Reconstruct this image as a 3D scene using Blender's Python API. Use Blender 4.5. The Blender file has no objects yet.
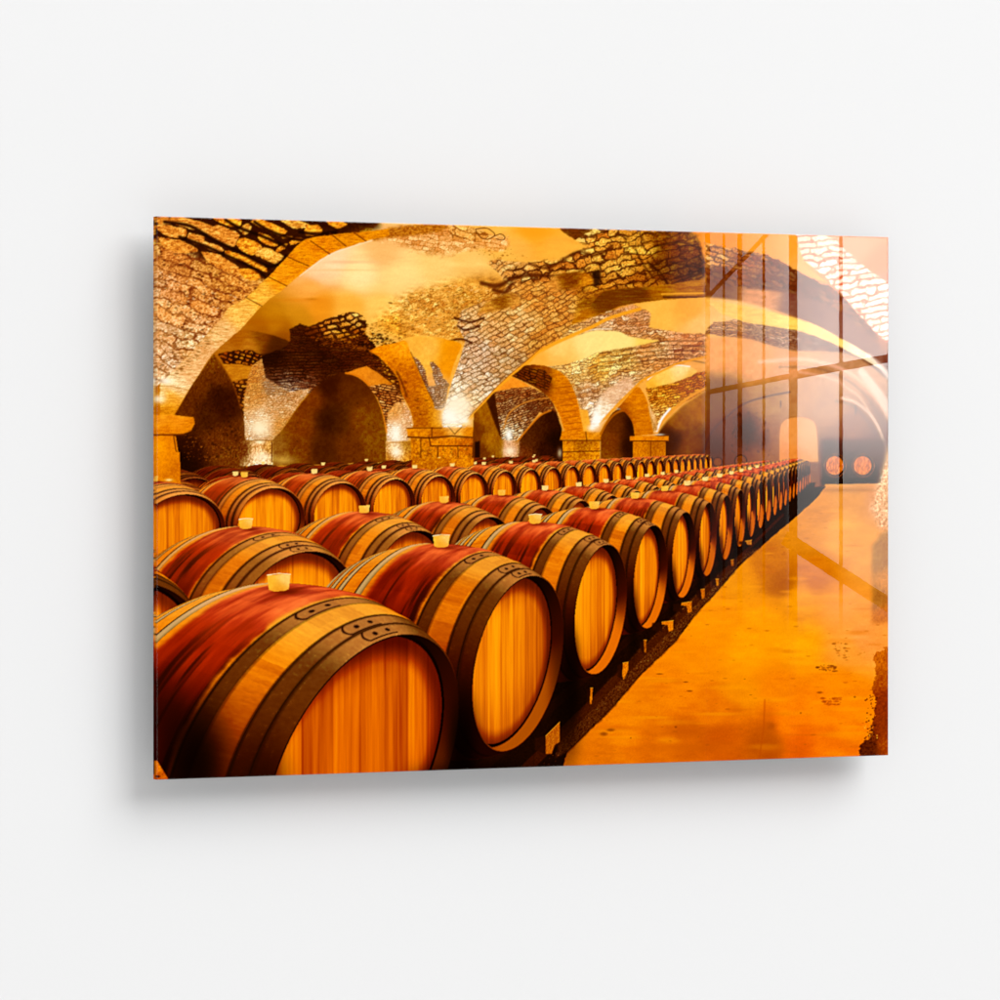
import bpy, math, numpy as np
from mathutils import Vector

# tangent positions (sideways, up) in the mirrored room, by where they show on the print
TT = {'660': .5168, '706': .5312, '720': .5356, '835': .5723, '889': .5899}
EE = {'237': .0671, '420': .0157, '515': -.0110, '560': -.0237, '640': -.0461}
WALL, INK = .825, .97
scn = bpy.context.scene
# ---------------------------------------------------------------- camera (metres; wall is the plane y = 0)
W2, H2, YF = .45, .30, -.045            # half width and height of the print, y of its front face
cam = bpy.data.objects.new('camera', bpy.data.cameras.new('camera'))
scn.collection.objects.link(cam); scn.camera = cam
CX, CY, CZ, YAW, FPX, YHOR = -1.956, YF - 4.0800, .0237, 25.0789, 4070.57, 475.753
cam.location = (CX, CY, CZ)
cam.rotation_euler = (math.radians(90), 0, -math.radians(YAW))
cam.data.sensor_width = 36; cam.data.lens = FPX * 36 / 1000
cam.data.shift_y = -(500 - YHOR) / 1000
cam.data.clip_start = .1; cam.data.clip_end = 200

# ---------------------------------------------------------------- render settings
scn.render.engine = 'CYCLES'
scn.view_settings.view_transform = 'Standard'; scn.view_settings.look = 'None'
scn.view_settings.exposure = 0; scn.view_settings.gamma = 1

# ---------------------------------------------------------------- world: even pale room light, dim where the glossy face mirrors the room,
# with the daylight of a tall window to the right of it
world = bpy.data.worlds.new('World'); scn.world = world; world.use_nodes = True
nt = world.node_tree; N = nt.nodes; L = nt.links; N.clear()


def node(t, **kw):
    n = N.new(t)
    for k, v in kw.items(): setattr(n, k, v)
    return n


def mth(op, a, b=None, c=None, clamp=False):
    n = node('ShaderNodeMath', operation=op); n.use_clamp = clamp
    for i, v in enumerate((a, b, c)):
        if v is None: continue
        if isinstance(v, (int, float)): n.inputs[i].default_value = v
        else: L.new(v, n.inputs[i])
    return n.outputs[0]


def ramp(v, a, b, lo=0., hi=1.):
    n = node('ShaderNodeMapRange', interpolation_type='SMOOTHSTEP')
    L.new(v, n.inputs[0])
    for i, q in enumerate((a, b, lo, hi)): n.inputs[i + 1].default_value = q
    return n.outputs[0]


AMB, WIN = 0.745, 13.5
tc = node('ShaderNodeTexCoord'); sep = node('ShaderNodeSeparateXYZ'); L.new(tc.outputs['Generated'], sep.inputs[0])
my = mth('MAXIMUM', mth('MULTIPLY', sep.outputs[1], -1.), .02)
t_ = mth('DIVIDE', sep.outputs[0], my); e_ = mth('DIVIDE', sep.outputs[2], my)
dot = node('ShaderNodeVectorMath', operation='DOT_PRODUCT'); L.new(tc.outputs['Generated'], dot.inputs[0])
dot.inputs[1].default_value = (math.sin(math.radians(25)), -math.cos(math.radians(25)), 0)
amb = mth('MULTIPLY', ramp(dot.outputs['Value'], .86, .97, 1., 0.), AMB)
win = mth('ADD', ramp(t_, TT['660'], TT['706'] - .003, 0., .07), ramp(t_, TT['706'] - .002, TT['706'] + .001, 0., .22))
win = mth('ADD', win, ramp(t_, TT['720'], TT['835'], 0., .71))
win = mth('MULTIPLY', win, ramp(t_, TT['889'] + .05, TT['889'] + .09, 1., 0.))
ver = mth('ADD', ramp(e_, EE['515'] + .004, EE['420'] + .006, 0., .74), mth('MULTIPLY', ramp(e_, EE['640'], EE['560'], 0., .26), ramp(t_, .5560, .5600, .15, 1.)))
ver = mth('MULTIPLY', ver, ramp(e_, EE['237'] + .03, EE['237'] + .06, 1., 0.))
win = mth('MULTIPLY', mth('MULTIPLY', win, ver), WIN)
bg1 = node('ShaderNodeBackground'); bg1.inputs[0].default_value = (1, 1, 1, 1); L.new(amb, bg1.inputs[1])
bg2 = node('ShaderNodeBackground'); bg2.inputs[0].default_value = (1, .98, .95, 1); L.new(win, bg2.inputs[1])
add = node('ShaderNodeAddShader'); L.new(bg1.outputs[0], add.inputs[0]); L.new(bg2.outputs[0], add.inputs[1])
out = node('ShaderNodeOutputWorld'); L.new(add.outputs[0], out.inputs[0])

# ---------------------------------------------------------------- one broad soft lamp, up and to the right
ld = bpy.data.lights.new('softbox_lamp', 'AREA'); ld.shape = 'SQUARE'; ld.size = 17.0; ld.energy = 4250
ld.color = (1, 1, 1)
lamp = bpy.data.objects.new('softbox_lamp', ld); scn.collection.objects.link(lamp)
lamp.location = (9.0, -15.0, 15.0)
lamp.rotation_euler = (Vector((0, 0, 0)) - lamp.location).to_track_quat('-Z', 'Y').to_euler()


# ---------------------------------------------------------------- the printed picture
# The panel is a flat print; its picture (ink colours only) is drawn here with numpy.
PX0, PY0, PX1, PY1, SS = 146, 206, 898, 792, 2
PW, PH = (PX1 - PX0) * SS, (PY1 - PY0) * SS
YY, XX = np.mgrid[0:PH, 0:PW].astype(np.float32)
XX = PX0 + (XX + .5) / SS
YY = PY0 + (YY + .5) / SS
IMG = np.zeros((PH, PW, 3), np.float32)


def hsh(ix, iy, seed):
    h = (ix.astype(np.int64) * 374761393 + iy.astype(np.int64) * 668265263 + seed * 1442695041) & 0xffffffff
    h = ((h ^ (h >> 13)) * 1274126177) & 0xffffffff
    h = ((h ^ (h >> 16)) * 2246822519) & 0xffffffff
    return ((h ^ (h >> 15)) & 0xffff).astype(np.float32) / 65535.


def vn(x, y, seed=0):
    ix = np.floor(x); iy = np.floor(y)
    fx = x - ix; fy = y - iy
    fx = fx * fx * (3 - 2 * fx); fy = fy * fy * (3 - 2 * fy)
    a = hsh(ix, iy, seed); b = hsh(ix + 1, iy, seed)
    c = hsh(ix, iy + 1, seed); d = hsh(ix + 1, iy + 1, seed)
    return (a + (b - a) * fx) * (1 - fy) + (c + (d - c) * fx) * fy


def fbm(x, y, seed=0, o=4):
    s = 0.; a = .5; t = 0.
    for k in range(o):
        s = s + a * vn(x * 2 ** k, y * 2 ** k, seed + k * 17); t += a; a *= .55
    return s / t


def sst(a, b, x):
    t = np.clip((x - a) / (b - a), 0, 1)
    return t * t * (3 - 2 * t)


def cr(pts, n=8):
    """open Catmull-Rom curve through pts"""
    p = np.array([pts[0]] + list(pts) + [pts[-1]], float); out = []
    for i in range(1, len(p) - 2):
        for t in np.linspace(0, 1, n, endpoint=False):
            a, b, c, d = p[i - 1], p[i], p[i + 1], p[i + 2]
            out.append(tuple(.5 * (2 * b + (c - a) * t + (2 * a - 5 * b + 4 * c - d) * t * t + (3 * b - a - 3 * c + d) * t ** 3)))
    return out + [tuple(pts[-1])]


def box(pts, m=2):
    a = np.array(pts, float)
    x0 = max(int((a[:, 0].min() - m - PX0) * SS), 0); x1 = min(int((a[:, 0].max() + m - PX0) * SS) + 1, PW)
    y0 = max(int((a[:, 1].min() - m - PY0) * SS), 0); y1 = min(int((a[:, 1].max() + m - PY0) * SS) + 1, PH)
    return slice(y0, max(y1, y0)), slice(x0, max(x1, x0))


def blur(m, r):
    r = int(round(r))
    if r < 1: return m
    for ax in (0, 1):
        for _ in range(2):
            pad = [(0, 0)] * m.ndim; pad[ax] = (r + 1, r)
            c = np.cumsum(np.pad(m, pad, mode='edge'), axis=ax, dtype=np.float64)
            n = m.shape[ax]
            hi = np.take(c, np.arange(2 * r + 1, 2 * r + 1 + n), axis=ax); lo = np.take(c, np.arange(0, n), axis=ax)
            m = ((hi - lo) / (2 * r + 1)).astype(np.float32)
    return m


def pmask(pts, soft=0, rough=0, seed=3):
    b = box(pts, 3 + soft * 2 + rough)
    x = XX[b]; y = YY[b]
    if not x.size: return b, np.zeros(x.shape, np.float32)
    if rough:
        x = x + rough * 2 * (fbm(x / 5, y / 5, seed) - .5) + rough * .8 * (vn(x * 1.1, y * 1.1, seed + 5) - .5)
        y = y + rough * 2 * (fbm(x / 5, y / 5, seed + 9) - .5)
    m = np.zeros(x.shape, bool)
    n = len(pts)
    for i in range(n):
        xa, ya = pts[i]; xb, yb = pts[(i + 1) % n]
        if ya == yb: continue
        c = (ya > y) != (yb > y)
        if rough:
            m ^= c & (x < (xb - xa) * (y - ya) / (yb - ya) + xa)
        else:
            yv = y[:, 0]; r = np.where((ya > yv) != (yb > yv))[0]
            if len(r):
                m[r] ^= x[r] < ((xb - xa) * (y[r] - ya) / (yb - ya) + xa)
    m = m.astype(np.float32)
    if soft: m = blur(m, soft * SS)
    else: m = blur(m, 1) * .55 + m * .45
    return b, m


def put(b, m, col):
    IMG[b] += (col - IMG[b]) * m[..., None]


def C(*c): return np.array(c, np.float32)


def rbf(x, y, samples, p=2.2):
    acc = np.zeros(x.shape + (3,), np.float32); w = np.zeros(x.shape, np.float32)
    for sx, sy, c in samples:
        k = 1. / (((x - sx) ** 2 + (y - sy) ** 2) / 60. + 1.) ** p
        acc += k[..., None] * C(*c); w += k
    return acc / w[..., None]


def shd(c, k):
    """scale an ink colour warmly: the darks of this print stay saturated"""
    k = np.clip(k, 0, 3)[..., None]
    return c * np.concatenate([k ** .66, k ** 1.22, k ** 1.9], -1)


def tone(x, y, src):
    if isinstance(src, tuple): return np.broadcast_to(C(*src), x.shape + (3,)).copy()
    return rbf(x, y, src)


def flat(pts, src, soft=0, rough=0, grain=.06, sc=3., ax=1., seed=1, alpha=1.):
    """plaster: smooth tone with faint streaks and grain"""
    b, m = pmask(pts, soft, rough, seed)
    x = XX[b]; y = YY[b]
    if not x.size: return
    c = tone(x, y, src)
    k = 1 + grain * 2 * (fbm(x / (sc * ax), y / sc, seed) - .5) + grain * .7 * (vn(x * 1.3, y * 1.3, seed + 7) - .5)
    put(b, m * alpha, shd(c, k))


def m0_(m, mb):
    return .55 + .45 * sst(.4, .95, mb)


def stones(pts, src, mortar=(45, 18, 4), ang=0., w=10., h=5., m0=.25, m1=1.0, soft=0, rough=1.5, seed=1, var=.35, grain=.35,
           polar=None, warp=.35, alpha=1., loss=0., ft=1., skew=0., mk=1., fray=0):
    """rubble courses: rounded stones in rows, mortar gaps, per-stone tone and fine pitting"""
    b, m = pmask(pts, soft, rough, seed)
    x = XX[b]; y = YY[b]
    if not x.size: return
    if fray:
        mb = blur(m, fray * SS)
        m = sst(.30, .62, mb + .75 * (fbm(x / 4.5, y / 3.2, seed + 83, 4) - .5) * (mb < .97)) * (blur(m, 2) > .02)
        m = m * m0_(m, mb)
    if polar:
        cx, cy, ky = polar
        rr = np.hypot(x - cx, (y - cy) * ky); v = rr; u = np.arctan2((y - cy) * ky, x - cx) * np.mean(rr)
    else:
        ca, sa = math.cos(math.radians(ang)), math.sin(math.radians(ang))
        u = x * ca + y * sa; v = -x * sa + y * ca
    u = u + skew * v
    hh = h
    u = u + warp * h * 1.6 * (fbm(x / h / 1.2, y / h / 1.2, seed + 2) - .5) * 2
    v = v + warp * h * 1.2 * (fbm(x / h / 2.0, y / h / 2.0, seed + 4) - .5) * 2
    r = np.floor(v / hh); ro = hsh(r, r * 0, seed)
    wr = w * (.75 + .6 * hsh(r, r * 0 + 3, seed))
    uu = u / wr + ro * 7; cidx = np.floor(uu)
    # irregular joints
    fu = (uu - cidx); sh = .28 * (hsh(cidx, r, seed + 11) - .5)
    fu = np.clip(fu + sh * fu * (1 - fu) * 4, 0, 1)
    fv = v / hh - r
    du = np.minimum(fu, 1 - fu) * wr; dv = np.minimum(fv, 1 - fv) * hh
    d = du * dv / np.sqrt(du * du + dv * dv + 1e-6)
    d = d + .35 * h / 5 * (fbm(x / 1.6, y / 1.6, seed + 21) - .5) * 2
    r1 = hsh(cidx, r, seed + 31); r2 = hsh(cidx, r, seed + 41)
    k = sst(m0, m1, d)
    if loss: k = 1 - (1 - k) * sst(loss - .15, loss + .15, fbm(x / 14, y / 9, seed + 71))
    c = tone(x, y, src)
    fine = fbm(x / .9 / ft, y / .7 / ft, seed + 51, 3) - .5
    tex = (1 - var / 2 + var * r1) * (1 + grain * 1.8 * fine)
    c = shd(c, tex) * (1 + .12 * (r2[..., None] - .5) * C(0, 1, 2.2))
    pit = sst(.63, .74, fbm(x / 1.5 / ft, y / 1.2 / ft, seed + 61, 3))
    mo = (C(*mortar) * 1.15 + c * .10) * (1 + .5 * fine[..., None])
    k = k * (1 - .55 * pit)
    k = 1 - (1 - k) * mk * (.55 + .75 * fbm(x / 9, y / 6, seed + 91, 2))
    k = np.clip(k, 0, 1)
    put(b, m * alpha, mo + (c - mo) * k[..., None])


def line(pts, wd, col, alpha=1., soft=0.):
    p = np.array(pts, float)
    b = box(pts, wd * 2 + 2 + soft)
    x = XX[b]; y = YY[b]
    if not x.size: return
    d = np.full(x.shape, 1e9, np.float32)
    for i in range(len(p) - 1):
        a, c = p[i], p[i + 1]; ab = c - a; L = ab @ ab + 1e-9
        t = np.clip(((x - a[0]) * ab[0] + (y - a[1]) * ab[1]) / L, 0, 1)
        d = np.minimum(d, np.hypot(x - a[0] - t * ab[0], y - a[1] - t * ab[1]))
    m = 1 - sst(wd / 2 - .35 - soft, wd / 2 + .35 + soft, d)
    put(b, m * alpha, C(*col))


def glow(cx, cy, rx, ry, col, a=1., p=2.):
    b = box([(cx - rx * 3, cy - ry * 3), (cx + rx * 3, cy + ry * 3)])
    x = XX[b]; y = YY[b]
    if not x.size: return
    g = a * np.exp(-(((x - cx) / rx) ** 2 + ((y - cy) / ry) ** 2) ** (p / 2))
    put(b, np.clip(g, 0, 1), C(*col))


def specks(pts, n, col, r=(.4, 1.), seed=5, alpha=.8, stretch=1.5):
    rs = np.random.RandomState(seed); a = np.array(pts, float)
    lo, hi = a.min(0), a.max(0); k = 0
    while k < n:
        q = lo + rs.rand(2) * (hi - lo); ins = False
        for i in range(len(a)):
            (xa, ya), (xb, yb) = a[i], a[(i + 1) % len(a)]
            if (ya > q[1]) != (yb > q[1]) and q[0] < (xb - xa) * (q[1] - ya) / (yb - ya) + xa: ins = not ins
        k += 1
        if not ins: continue
        rr = r[0] + (r[1] - r[0]) * rs.rand() ** 2
        glow(q[0], q[1], rr * stretch, rr, col, alpha * (.5 + .5 * rs.rand()), 4)


# ---- barrels: the picture's own perspective (fitted from the rows in the photograph)
BF, BX0, BYH = 551.4, 615.8, 443.4
BD = np.array([.39825, .91728]); BA = np.array([-.91728, .39825])   # along the row / along a barrel's axis (to its far end)
RH, RB, LEN = .28, .362, .725


def circ_uv(c, H, yh, x, y):
    """pixel -> coordinates in the vertical plane through c spanned by BD and up"""
    dx = (x - BX0) / BF; dy = (y - yh) / BF
    # ray (dx, 1) * Z ; (Z*dx - c0) * BA0 + (Z - c1) * BA1 = 0
    Z = (c[0] * BA[0] + c[1] * BA[1]) / (dx * BA[0] + BA[1])
    u = (Z * dx - c[0]) * BD[0] + (Z - c[1]) * BD[1]
    return u, -(Z * dy) + H, Z


def barrel(c, H, yh=BYH, stain=1., seed=1, pale=0., dark=0., cork=True, q=1., back=.0, fade=0., tint=(1, 1, 1), xs=0., clip=None, low=1., dl=1., lift=0.):
    c = np.array(c, float); rs = np.random.RandomState(seed)
    h = BF * RH / c[1]
    pts = []
    for s in (0, .25, .5, .75, 1):
        cc = c + BA * LEN * s; r = RB + .01
        for sg in (-1, 1):
            e = cc + BD * sg * r
            for sy in (-1, 1):
                pts.append((BX0 + BF * e[0] / e[1], yh - BF * (-H + sy * r) / e[1]))
    b = box(pts, 1)
    x = XX[b]; y = YY[b]
    if x.size == 0: return
    T = np.full(x.shape, -1, np.float32); TH = np.zeros(x.shape, np.float32)
    cx0 = BX0 + BF * c[0] / c[1]; e = c + BA * LEN; cx1 = BX0 + BF * e[0] / e[1]
    n = int(np.clip(abs(cx1 - cx0) * SS * .9, 14, 230))
    for s in np.linspace(1, 0, n):
        r = RH + (RB - RH) * (1 - abs(2 * s - 1) ** 2.1)
        if .30 < s < .345 or .655 < s < .70 or s < .15 or s > .85: r += .003
        u, v, _ = circ_uv(c + BA * LEN * s, H, yh, x, y)
        k = u * u + v * v < r * r
        T[k] = s; TH[k] = np.arctan2(v[k], u[k])
    m = (T >= 0)
    if not m.any(): return
    # smooth T along pixel by small blur (slices -> continuous)
    s = T; th = TH
    up = np.sin(th)                         # 1 on top
    side = np.cos(th)
    px = h * .0 + 1. / max(h, 1)
    # stave wood
    st = np.floor((th + 3.2) * 5.6 + seed); sv = hsh(st, st * 0, seed)
    grain = fbm(s * 3 + seed, th * 40, seed, 3) - .5
    li = sst(-.75, .95, up)                 # how the barrel body falls off in the picture
    lw_ = low + (1 - low) * sst(-.5, .9, up)
    ones = np.ones(s.shape + (3,), np.float32)
    l2 = sst(-.12, .95, up)
    seg = hsh(st, np.floor(s * 5 + sv * 3), seed + 3)
    wood = shd(C(250, 151, 30) * ones, (.22 + .78 * li) * (1 - .10 * sv - .10 * seg + .16 * grain + .10 * (fbm(s * 60, th * 90, seed + 2, 2) - .5)) * lw_)
    wood += C(6, 26, 34) * sst(.82, 1., up)[..., None]
    # wine stain round the belly
    gr2 = fbm(s * 22, th * 3 + seed, seed + 5, 4)
    stn = shd(C(190, 62, 14) * ones, (.05 + .95 * l2 ** 1.15) * (.66 + .62 * gr2 - .18 * sv) * lw_)
    stn += C(60, 66, 56) * (sst(.80, 1., up) * (.2 + .9 * gr2))[..., None]
    run = fbm(s * 34, th * 1.3, seed + 9, 3)
    stn *= (1 - .55 * sst(.5, .72, run) * sst(1., .7, up))[..., None]
    edge = .03 * (fbm(s * 3, th * 9, seed + 3) - .5)
    km = sst(.275, .30, s + edge) * (1 - sst(.575, .625, s + edge)) * stain
    col = wood + (stn - wood) * np.clip(km, 0, 1)[..., None]
    # hoops
    pit = fbm(s * 90, th * 60, seed + 31, 3)
    met = shd(C(132, 84, 30) * ones, (.18 + .82 * sst(-.2, 1., up)) * (.88 + .22 * pit) * lw_)
    met += C(56, 40, 18) * (sst(.72, .84, pit) * li * .3)[..., None] + C(70, 44, 34) * sst(.86, 1, up)[..., None]
    bk = shd(C(232, 188, 128) * ones, (.30 + .70 * li))
    kb = sst(.62, .66, s)[..., None] * .8
    met2 = met + (bk - met) * kb
    lw = max(.005, .8 / max(abs(cx1 - cx0), 1))
    def band(a, z):
        return ((s >= a) & (s <= z)).astype(np.float32)
    hp = band(0, .052) + band(.056, .108) + band(.215, .268) + band(.635, .675) + band(.80, .84) + band(.88, .92) + band(.96, 1.)
    hp = np.clip(hp, 0, 1)
    if pale: met2 = met2 * (1 - pale) + (wood * .55 + shd(C(130, 84, 50) * ones, .3 + .7 * li)) * pale
    col = col + (met2 - col) * hp[..., None]
    for a in (.054, .110, .213, .270, .678, .80, .843, .88, .923, .958):
        k = np.exp(-((s - a) / lw) ** 2) * .85
        if a in (.213,): k = k * .4
        col = col * (1 - k[..., None] * .85)
    if h > 45:                               # hoop lap plates and rivets on top
        for (a0, a1, t0, t1) in ((.218, .266, 1.50, 1.78), (.060, .106, 1.42, 1.70), (.006, .05, 1.36, 1.64)):
            k = (s > a0) & (s < a1) & (th > t0) & (th < t1)
            col[k] = col[k] * .6 + C(176, 112, 60) * .4
            mid = .5 * (a0 + a1)
            for tr in (t0 + .07, t1 - .08):
                g = np.exp(-(((s - mid) / .008) ** 2 + ((th - tr) / .020) ** 2) ** 2)
                col *= (1 - .9 * g[..., None])
            hw = .5 * (a1 - a0); q_ = (s - mid) / hw; end = t1 + .03 * (1 - q_ * q_)
            ge = np.exp(-((th - end) / .009) ** 2) * (np.abs(q_) < 1.02)
            col *= (1 - .8 * ge[..., None])
            col *= (1 - .7 * np.exp(-(((s - a0 - .002) / .0025) ** 2)) * ((th > t0) & (th < t1)))[..., None]
    # head: chime ring, recess, planked disc
    u, v, _ = circ_uv(c, H, yh, x, y); rr = np.hypot(u, v)
    ring = (rr < RH * .995) & m
    tt = np.arctan2(v, u); lowr = 1 - sst(-.85, -.05, np.sin(tt) - .15 * np.cos(tt))
    rc = C(30, 9, 2) + (C(226, 120, 20) - C(30, 9, 2)) * (lowr * low)[..., None] + C(60, 20, 4) * (sst(.2, .9, np.cos(tt)) * (1 - lowr) * .8)[..., None]
    rc = rc * (1 - .5 * sst(-.2, .9, np.sin(tt)))[..., None]
    if h < 42: rc = rc * .8 + C(30, 14, 4)
    col[ring] = rc[ring]
    hole = rr < RH * .985
    ud, vd, _ = circ_uv(c + BA * .05, H, yh, x, y); rd = np.hypot(ud, vd); RI = RH * .955
    col[hole & (rd < RI + .010)] = C(14, 4, 1)
    disc = hole & (rd < RI)
    pk = np.floor(ud / .075 + 40 + seed * .37); pr = hsh(pk, pk * 0, seed + 77); fpk = ud / .075 + 40 + seed * .37 - pk
    gq = max(1., 90. / h * .5)
    gr = fbm(ud * 210 / gq, vd * 5, seed + 13, 3) - .5; gr3 = fbm(ud * 60 / gq, vd * 2.2 + 3, seed + 15, 2) - .5
    dk = (.84 + .22 * pr + .24 * gr + .24 * gr3) * dl * (1 - .14 * np.exp(-(np.abs(fpk - .5) - .5) ** 2 / .0018))
    sh = sst(-.01, .05, RI - rd - .02 * sst(-.1, .25, vd + ud * .6))
    dk = dk * (.45 + .55 * sh) * (1 - .22 * sst(.12, .27, ud)) * (1 - .20 * sst(-.02, -.3, vd)) * (1 - .30 * sst(.14, .27, vd))
    dc = shd(C(250, 142, 12) * np.ones(s.shape + (3,), np.float32), dk)
    if h < 100: dc = dc + C(3, 10, 14)
    col[disc] = dc[disc]
    if lift: col = col + (C(244, 150, 84) - col) * (lift * sst(-.1, .9, up) * (1 - hole))[..., None]
    if dark: col = col * (1 - dark)
    col = col * C(*tint)
    mm = m.astype(np.float32)
    mm = blur(mm, 1) * m
    if clip is not None: mm = mm * clip(x, y)
    if fade: mm = mm * (1 - fade)
    # soften slice stepping a little
    if h > 30: col = col * .5 + blur(col, 1) * .5
    put(b, mm, np.clip(col, 0, 255))
    if cork:
        e = c + BA * (LEN * .49); kx = BX0 + BF * e[0] / e[1] + xs; ky = yh + BF * (H - RB) / e[1]; z = BF / e[1]
        w_ = .0275 * z; hh = .036 * z
        if w_ > .7:
            c1 = (255, 205, 90) if h > 60 else (250, 208, 122)
            pp = [(kx - w_ * 1.12, ky - hh), (kx + w_ * 1.12, ky - hh * 1.06), (kx + w_ * .95, ky + hh * .02), (kx + w_ * .5, ky + hh * .16), (kx - w_ * .5, ky + hh * .18), (kx - w_ * .95, ky + hh * .05)]
            glow(kx + w_ * .8, ky + hh * .22, w_ * 1.5, hh * .25, (110, 30, 8), .6)
            flat(pp, [(kx - w_, ky - hh * .4, (255, 190, 64)), (kx + w_ * .7, ky - hh * .8, (255, 206, 110)), (kx, ky + hh * .1, (238, 160, 50))] if h > 34 else c1, grain=.04, sc=2.5, seed=seed)
            if h > 60: line([pp[0], (kx, ky - hh * 1.12), pp[1]], .8, (255, 236, 180), .9)


def paint():
    # ---------- ceiling plaster and general tone
    full = [(PX0 - 5, PY0 - 5), (PX1 + 5, PY0 - 5), (PX1 + 5, PY1 + 5), (PX0 - 5, PY1 + 5)]
    P = [(330, 262, (254, 214, 160)), (318, 272, (254, 206, 150)), (312, 288, (250, 170, 80)), (360, 275, (255, 222, 150)), (400, 275, (254, 216, 132)), (440, 265, (253, 206, 116)), (385, 250, (250, 190, 110)),
         (470, 262, (253, 200, 108)), (320, 305, (238, 150, 40)), (350, 308, (252, 182, 76)), (380, 308, (253, 196, 96)), (275, 322, (205, 128, 26)), (262, 330, (186, 108, 18)), (300, 318, (214, 138, 34)),
         (250, 340, (190, 112, 30)), (285, 335, (176, 100, 16)), (530, 232, (252, 168, 48)), (520, 245, (253, 184, 84)), (560, 250, (253, 178, 72)), (500, 240, (253, 186, 84)),
         (480, 228, (250, 180, 80)), (600, 285, (220, 130, 40)), (660, 320, (254, 186, 82)), (690, 315, (254, 180, 80)), (720, 310, (254, 196, 110)), (720, 240, (250, 150, 40)),
         (760, 245, (253, 168, 66)), (860, 250, (212, 128, 84)), (880, 300, (200, 120, 76)), (780, 250, (253, 166, 66)), (720, 360, (240, 165, 84)), (760, 365, (240, 160, 90)), (860, 400, (120, 70, 50)),
         (160, 470, (200, 110, 10)), (600, 600, (60, 25, 2))]
    flat(full, P, grain=.05, sc=6, ax=4, seed=2)
    # faint stains in the main vault
    for (x, y, a, b_, c, k) in ((350, 262, 26, 1.6, (240, 170, 110), .5), (345, 270, 30, 1.2, (250, 180, 100), .5), (300, 300, 26, 2, (225, 130, 30), .4), (312, 299, 6, 1.2, (190, 110, 20), .5), (392, 290, 40, 5, (254, 205, 120), .5),
                            (255, 322, 28, 3, (188, 105, 12), .6), (270, 338, 22, 4, (150, 85, 12), .7), (540, 232, 22, 5, (252, 162, 38), .6)):
        glow(x, y, a, b_, c, k)

    # ---------- weathered stones at the crown of the main vault
    stones(cr([(388, 226), (430, 224), (468, 226), (476, 236), (505, 234), (512, 243), (500, 252), (478, 250), (452, 254), (440, 257), (412, 251), (398, 244), (372, 242)]), (244, 178, 104), (150, 78, 24),
           8, 9, 4.2, .1, .7, soft=1, rough=3, seed=8, alpha=.85, warp=.6, loss=.42, fray=5)
    stones([(448, 224), (478, 228), (492, 236), (478, 242), (452, 238)], (246, 176, 88), (120, 62, 16), 10, 14, 8, .3, 1.2, rough=2, seed=18, alpha=.9, warp=.6)
    for pl in ([(476, 229), (486, 228), (492, 231), (495, 235), (489, 239), (482, 238), (477, 233), (476, 229)], [(495, 236), (501, 234), (505, 237), (503, 240), (497, 239)]):
        line(cr(pl), .9, (120, 66, 20), .9)
    specks([(470, 245), (510, 248), (530, 258), (505, 262), (470, 252)], 90, (150, 80, 20), (.3, .9), 4, .6)
    flat(cr([(389, 228), (440, 223), (448, 228), (432, 233), (410, 236), (386, 238), (372, 241), (380, 232)]), (190, 108, 24), soft=1, rough=1.5, grain=.5, sc=1.2, ax=2, seed=6, alpha=.85)

    # ---------- broken plaster / rubble left of the big groin
    flat(cr([(384, 312), (398, 300), (412, 292), (440, 285), (466, 280), (490, 276), (505, 283), (512, 292), (505, 315), (495, 335), (470, 345), (430, 338), (404, 340), (385, 330), (372, 322)]),
         [(400, 305, (250, 186, 90)), (430, 300, (240, 170, 76)), (470, 300, (226, 150, 50)), (440, 325, (246, 178, 76)), (400, 325, (240, 160, 50)), (480, 325, (220, 140, 40)), (495, 290, (190, 110, 34))],
         soft=6, rough=4, grain=.5, sc=2.2, ax=2.4, seed=31)
    stones([(396, 312), (412, 292), (466, 280), (500, 284), (505, 315), (470, 342), (430, 336), (404, 336)], (240, 172, 80), (130, 70, 16), -12, 8, 4, .0, .8, rough=3, seed=32, warp=1., loss=.5, fray=5, alpha=.7)
    specks([(388, 300), (415, 290), (465, 282), (490, 290), (480, 330), (430, 336), (395, 325)], 420, (110, 56, 10), (.3, .85), 9, .5, 2.2)
    specks([(388, 300), (415, 290), (465, 282), (490, 290), (480, 330), (430, 336), (395, 325)], 120, (255, 214, 140), (.4, 1.0), 19, .5, 2.4)
    specks([(365, 325), (400, 315), (410, 340), (385, 350)], 260, (130, 66, 10), (.3, 1.0), 29, .6, 1.8)

    # ---------- the big groin: rubble rib from top right down to the central pier
    P = [(585, 238, (250, 176, 80)), (600, 245, (240, 160, 60)), (640, 250, (236, 160, 56)), (660, 240, (190, 116, 30)), (690, 240, (178, 104, 26)), (560, 262, (240, 160, 64)), (620, 270, (238, 160, 60)), (510, 268, (248, 184, 100)),
         (535, 290, (234, 158, 70)), (560, 300, (232, 158, 72)), (500, 310, (240, 172, 90)), (520, 330, (244, 186, 110)), (490, 330, (240, 180, 108)), (540, 340, (226, 152, 66)), (590, 290, (210, 130, 36)),
         (480, 350, (226, 182, 136)), (510, 365, (220, 170, 110)), (470, 370, (236, 196, 150)), (480, 385, (240, 200, 150)), (455, 400, (255, 240, 210)), (450, 420, (255, 250, 235)), (470, 405, (250, 205, 140)), (640, 280, (200, 120, 34))]
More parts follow.
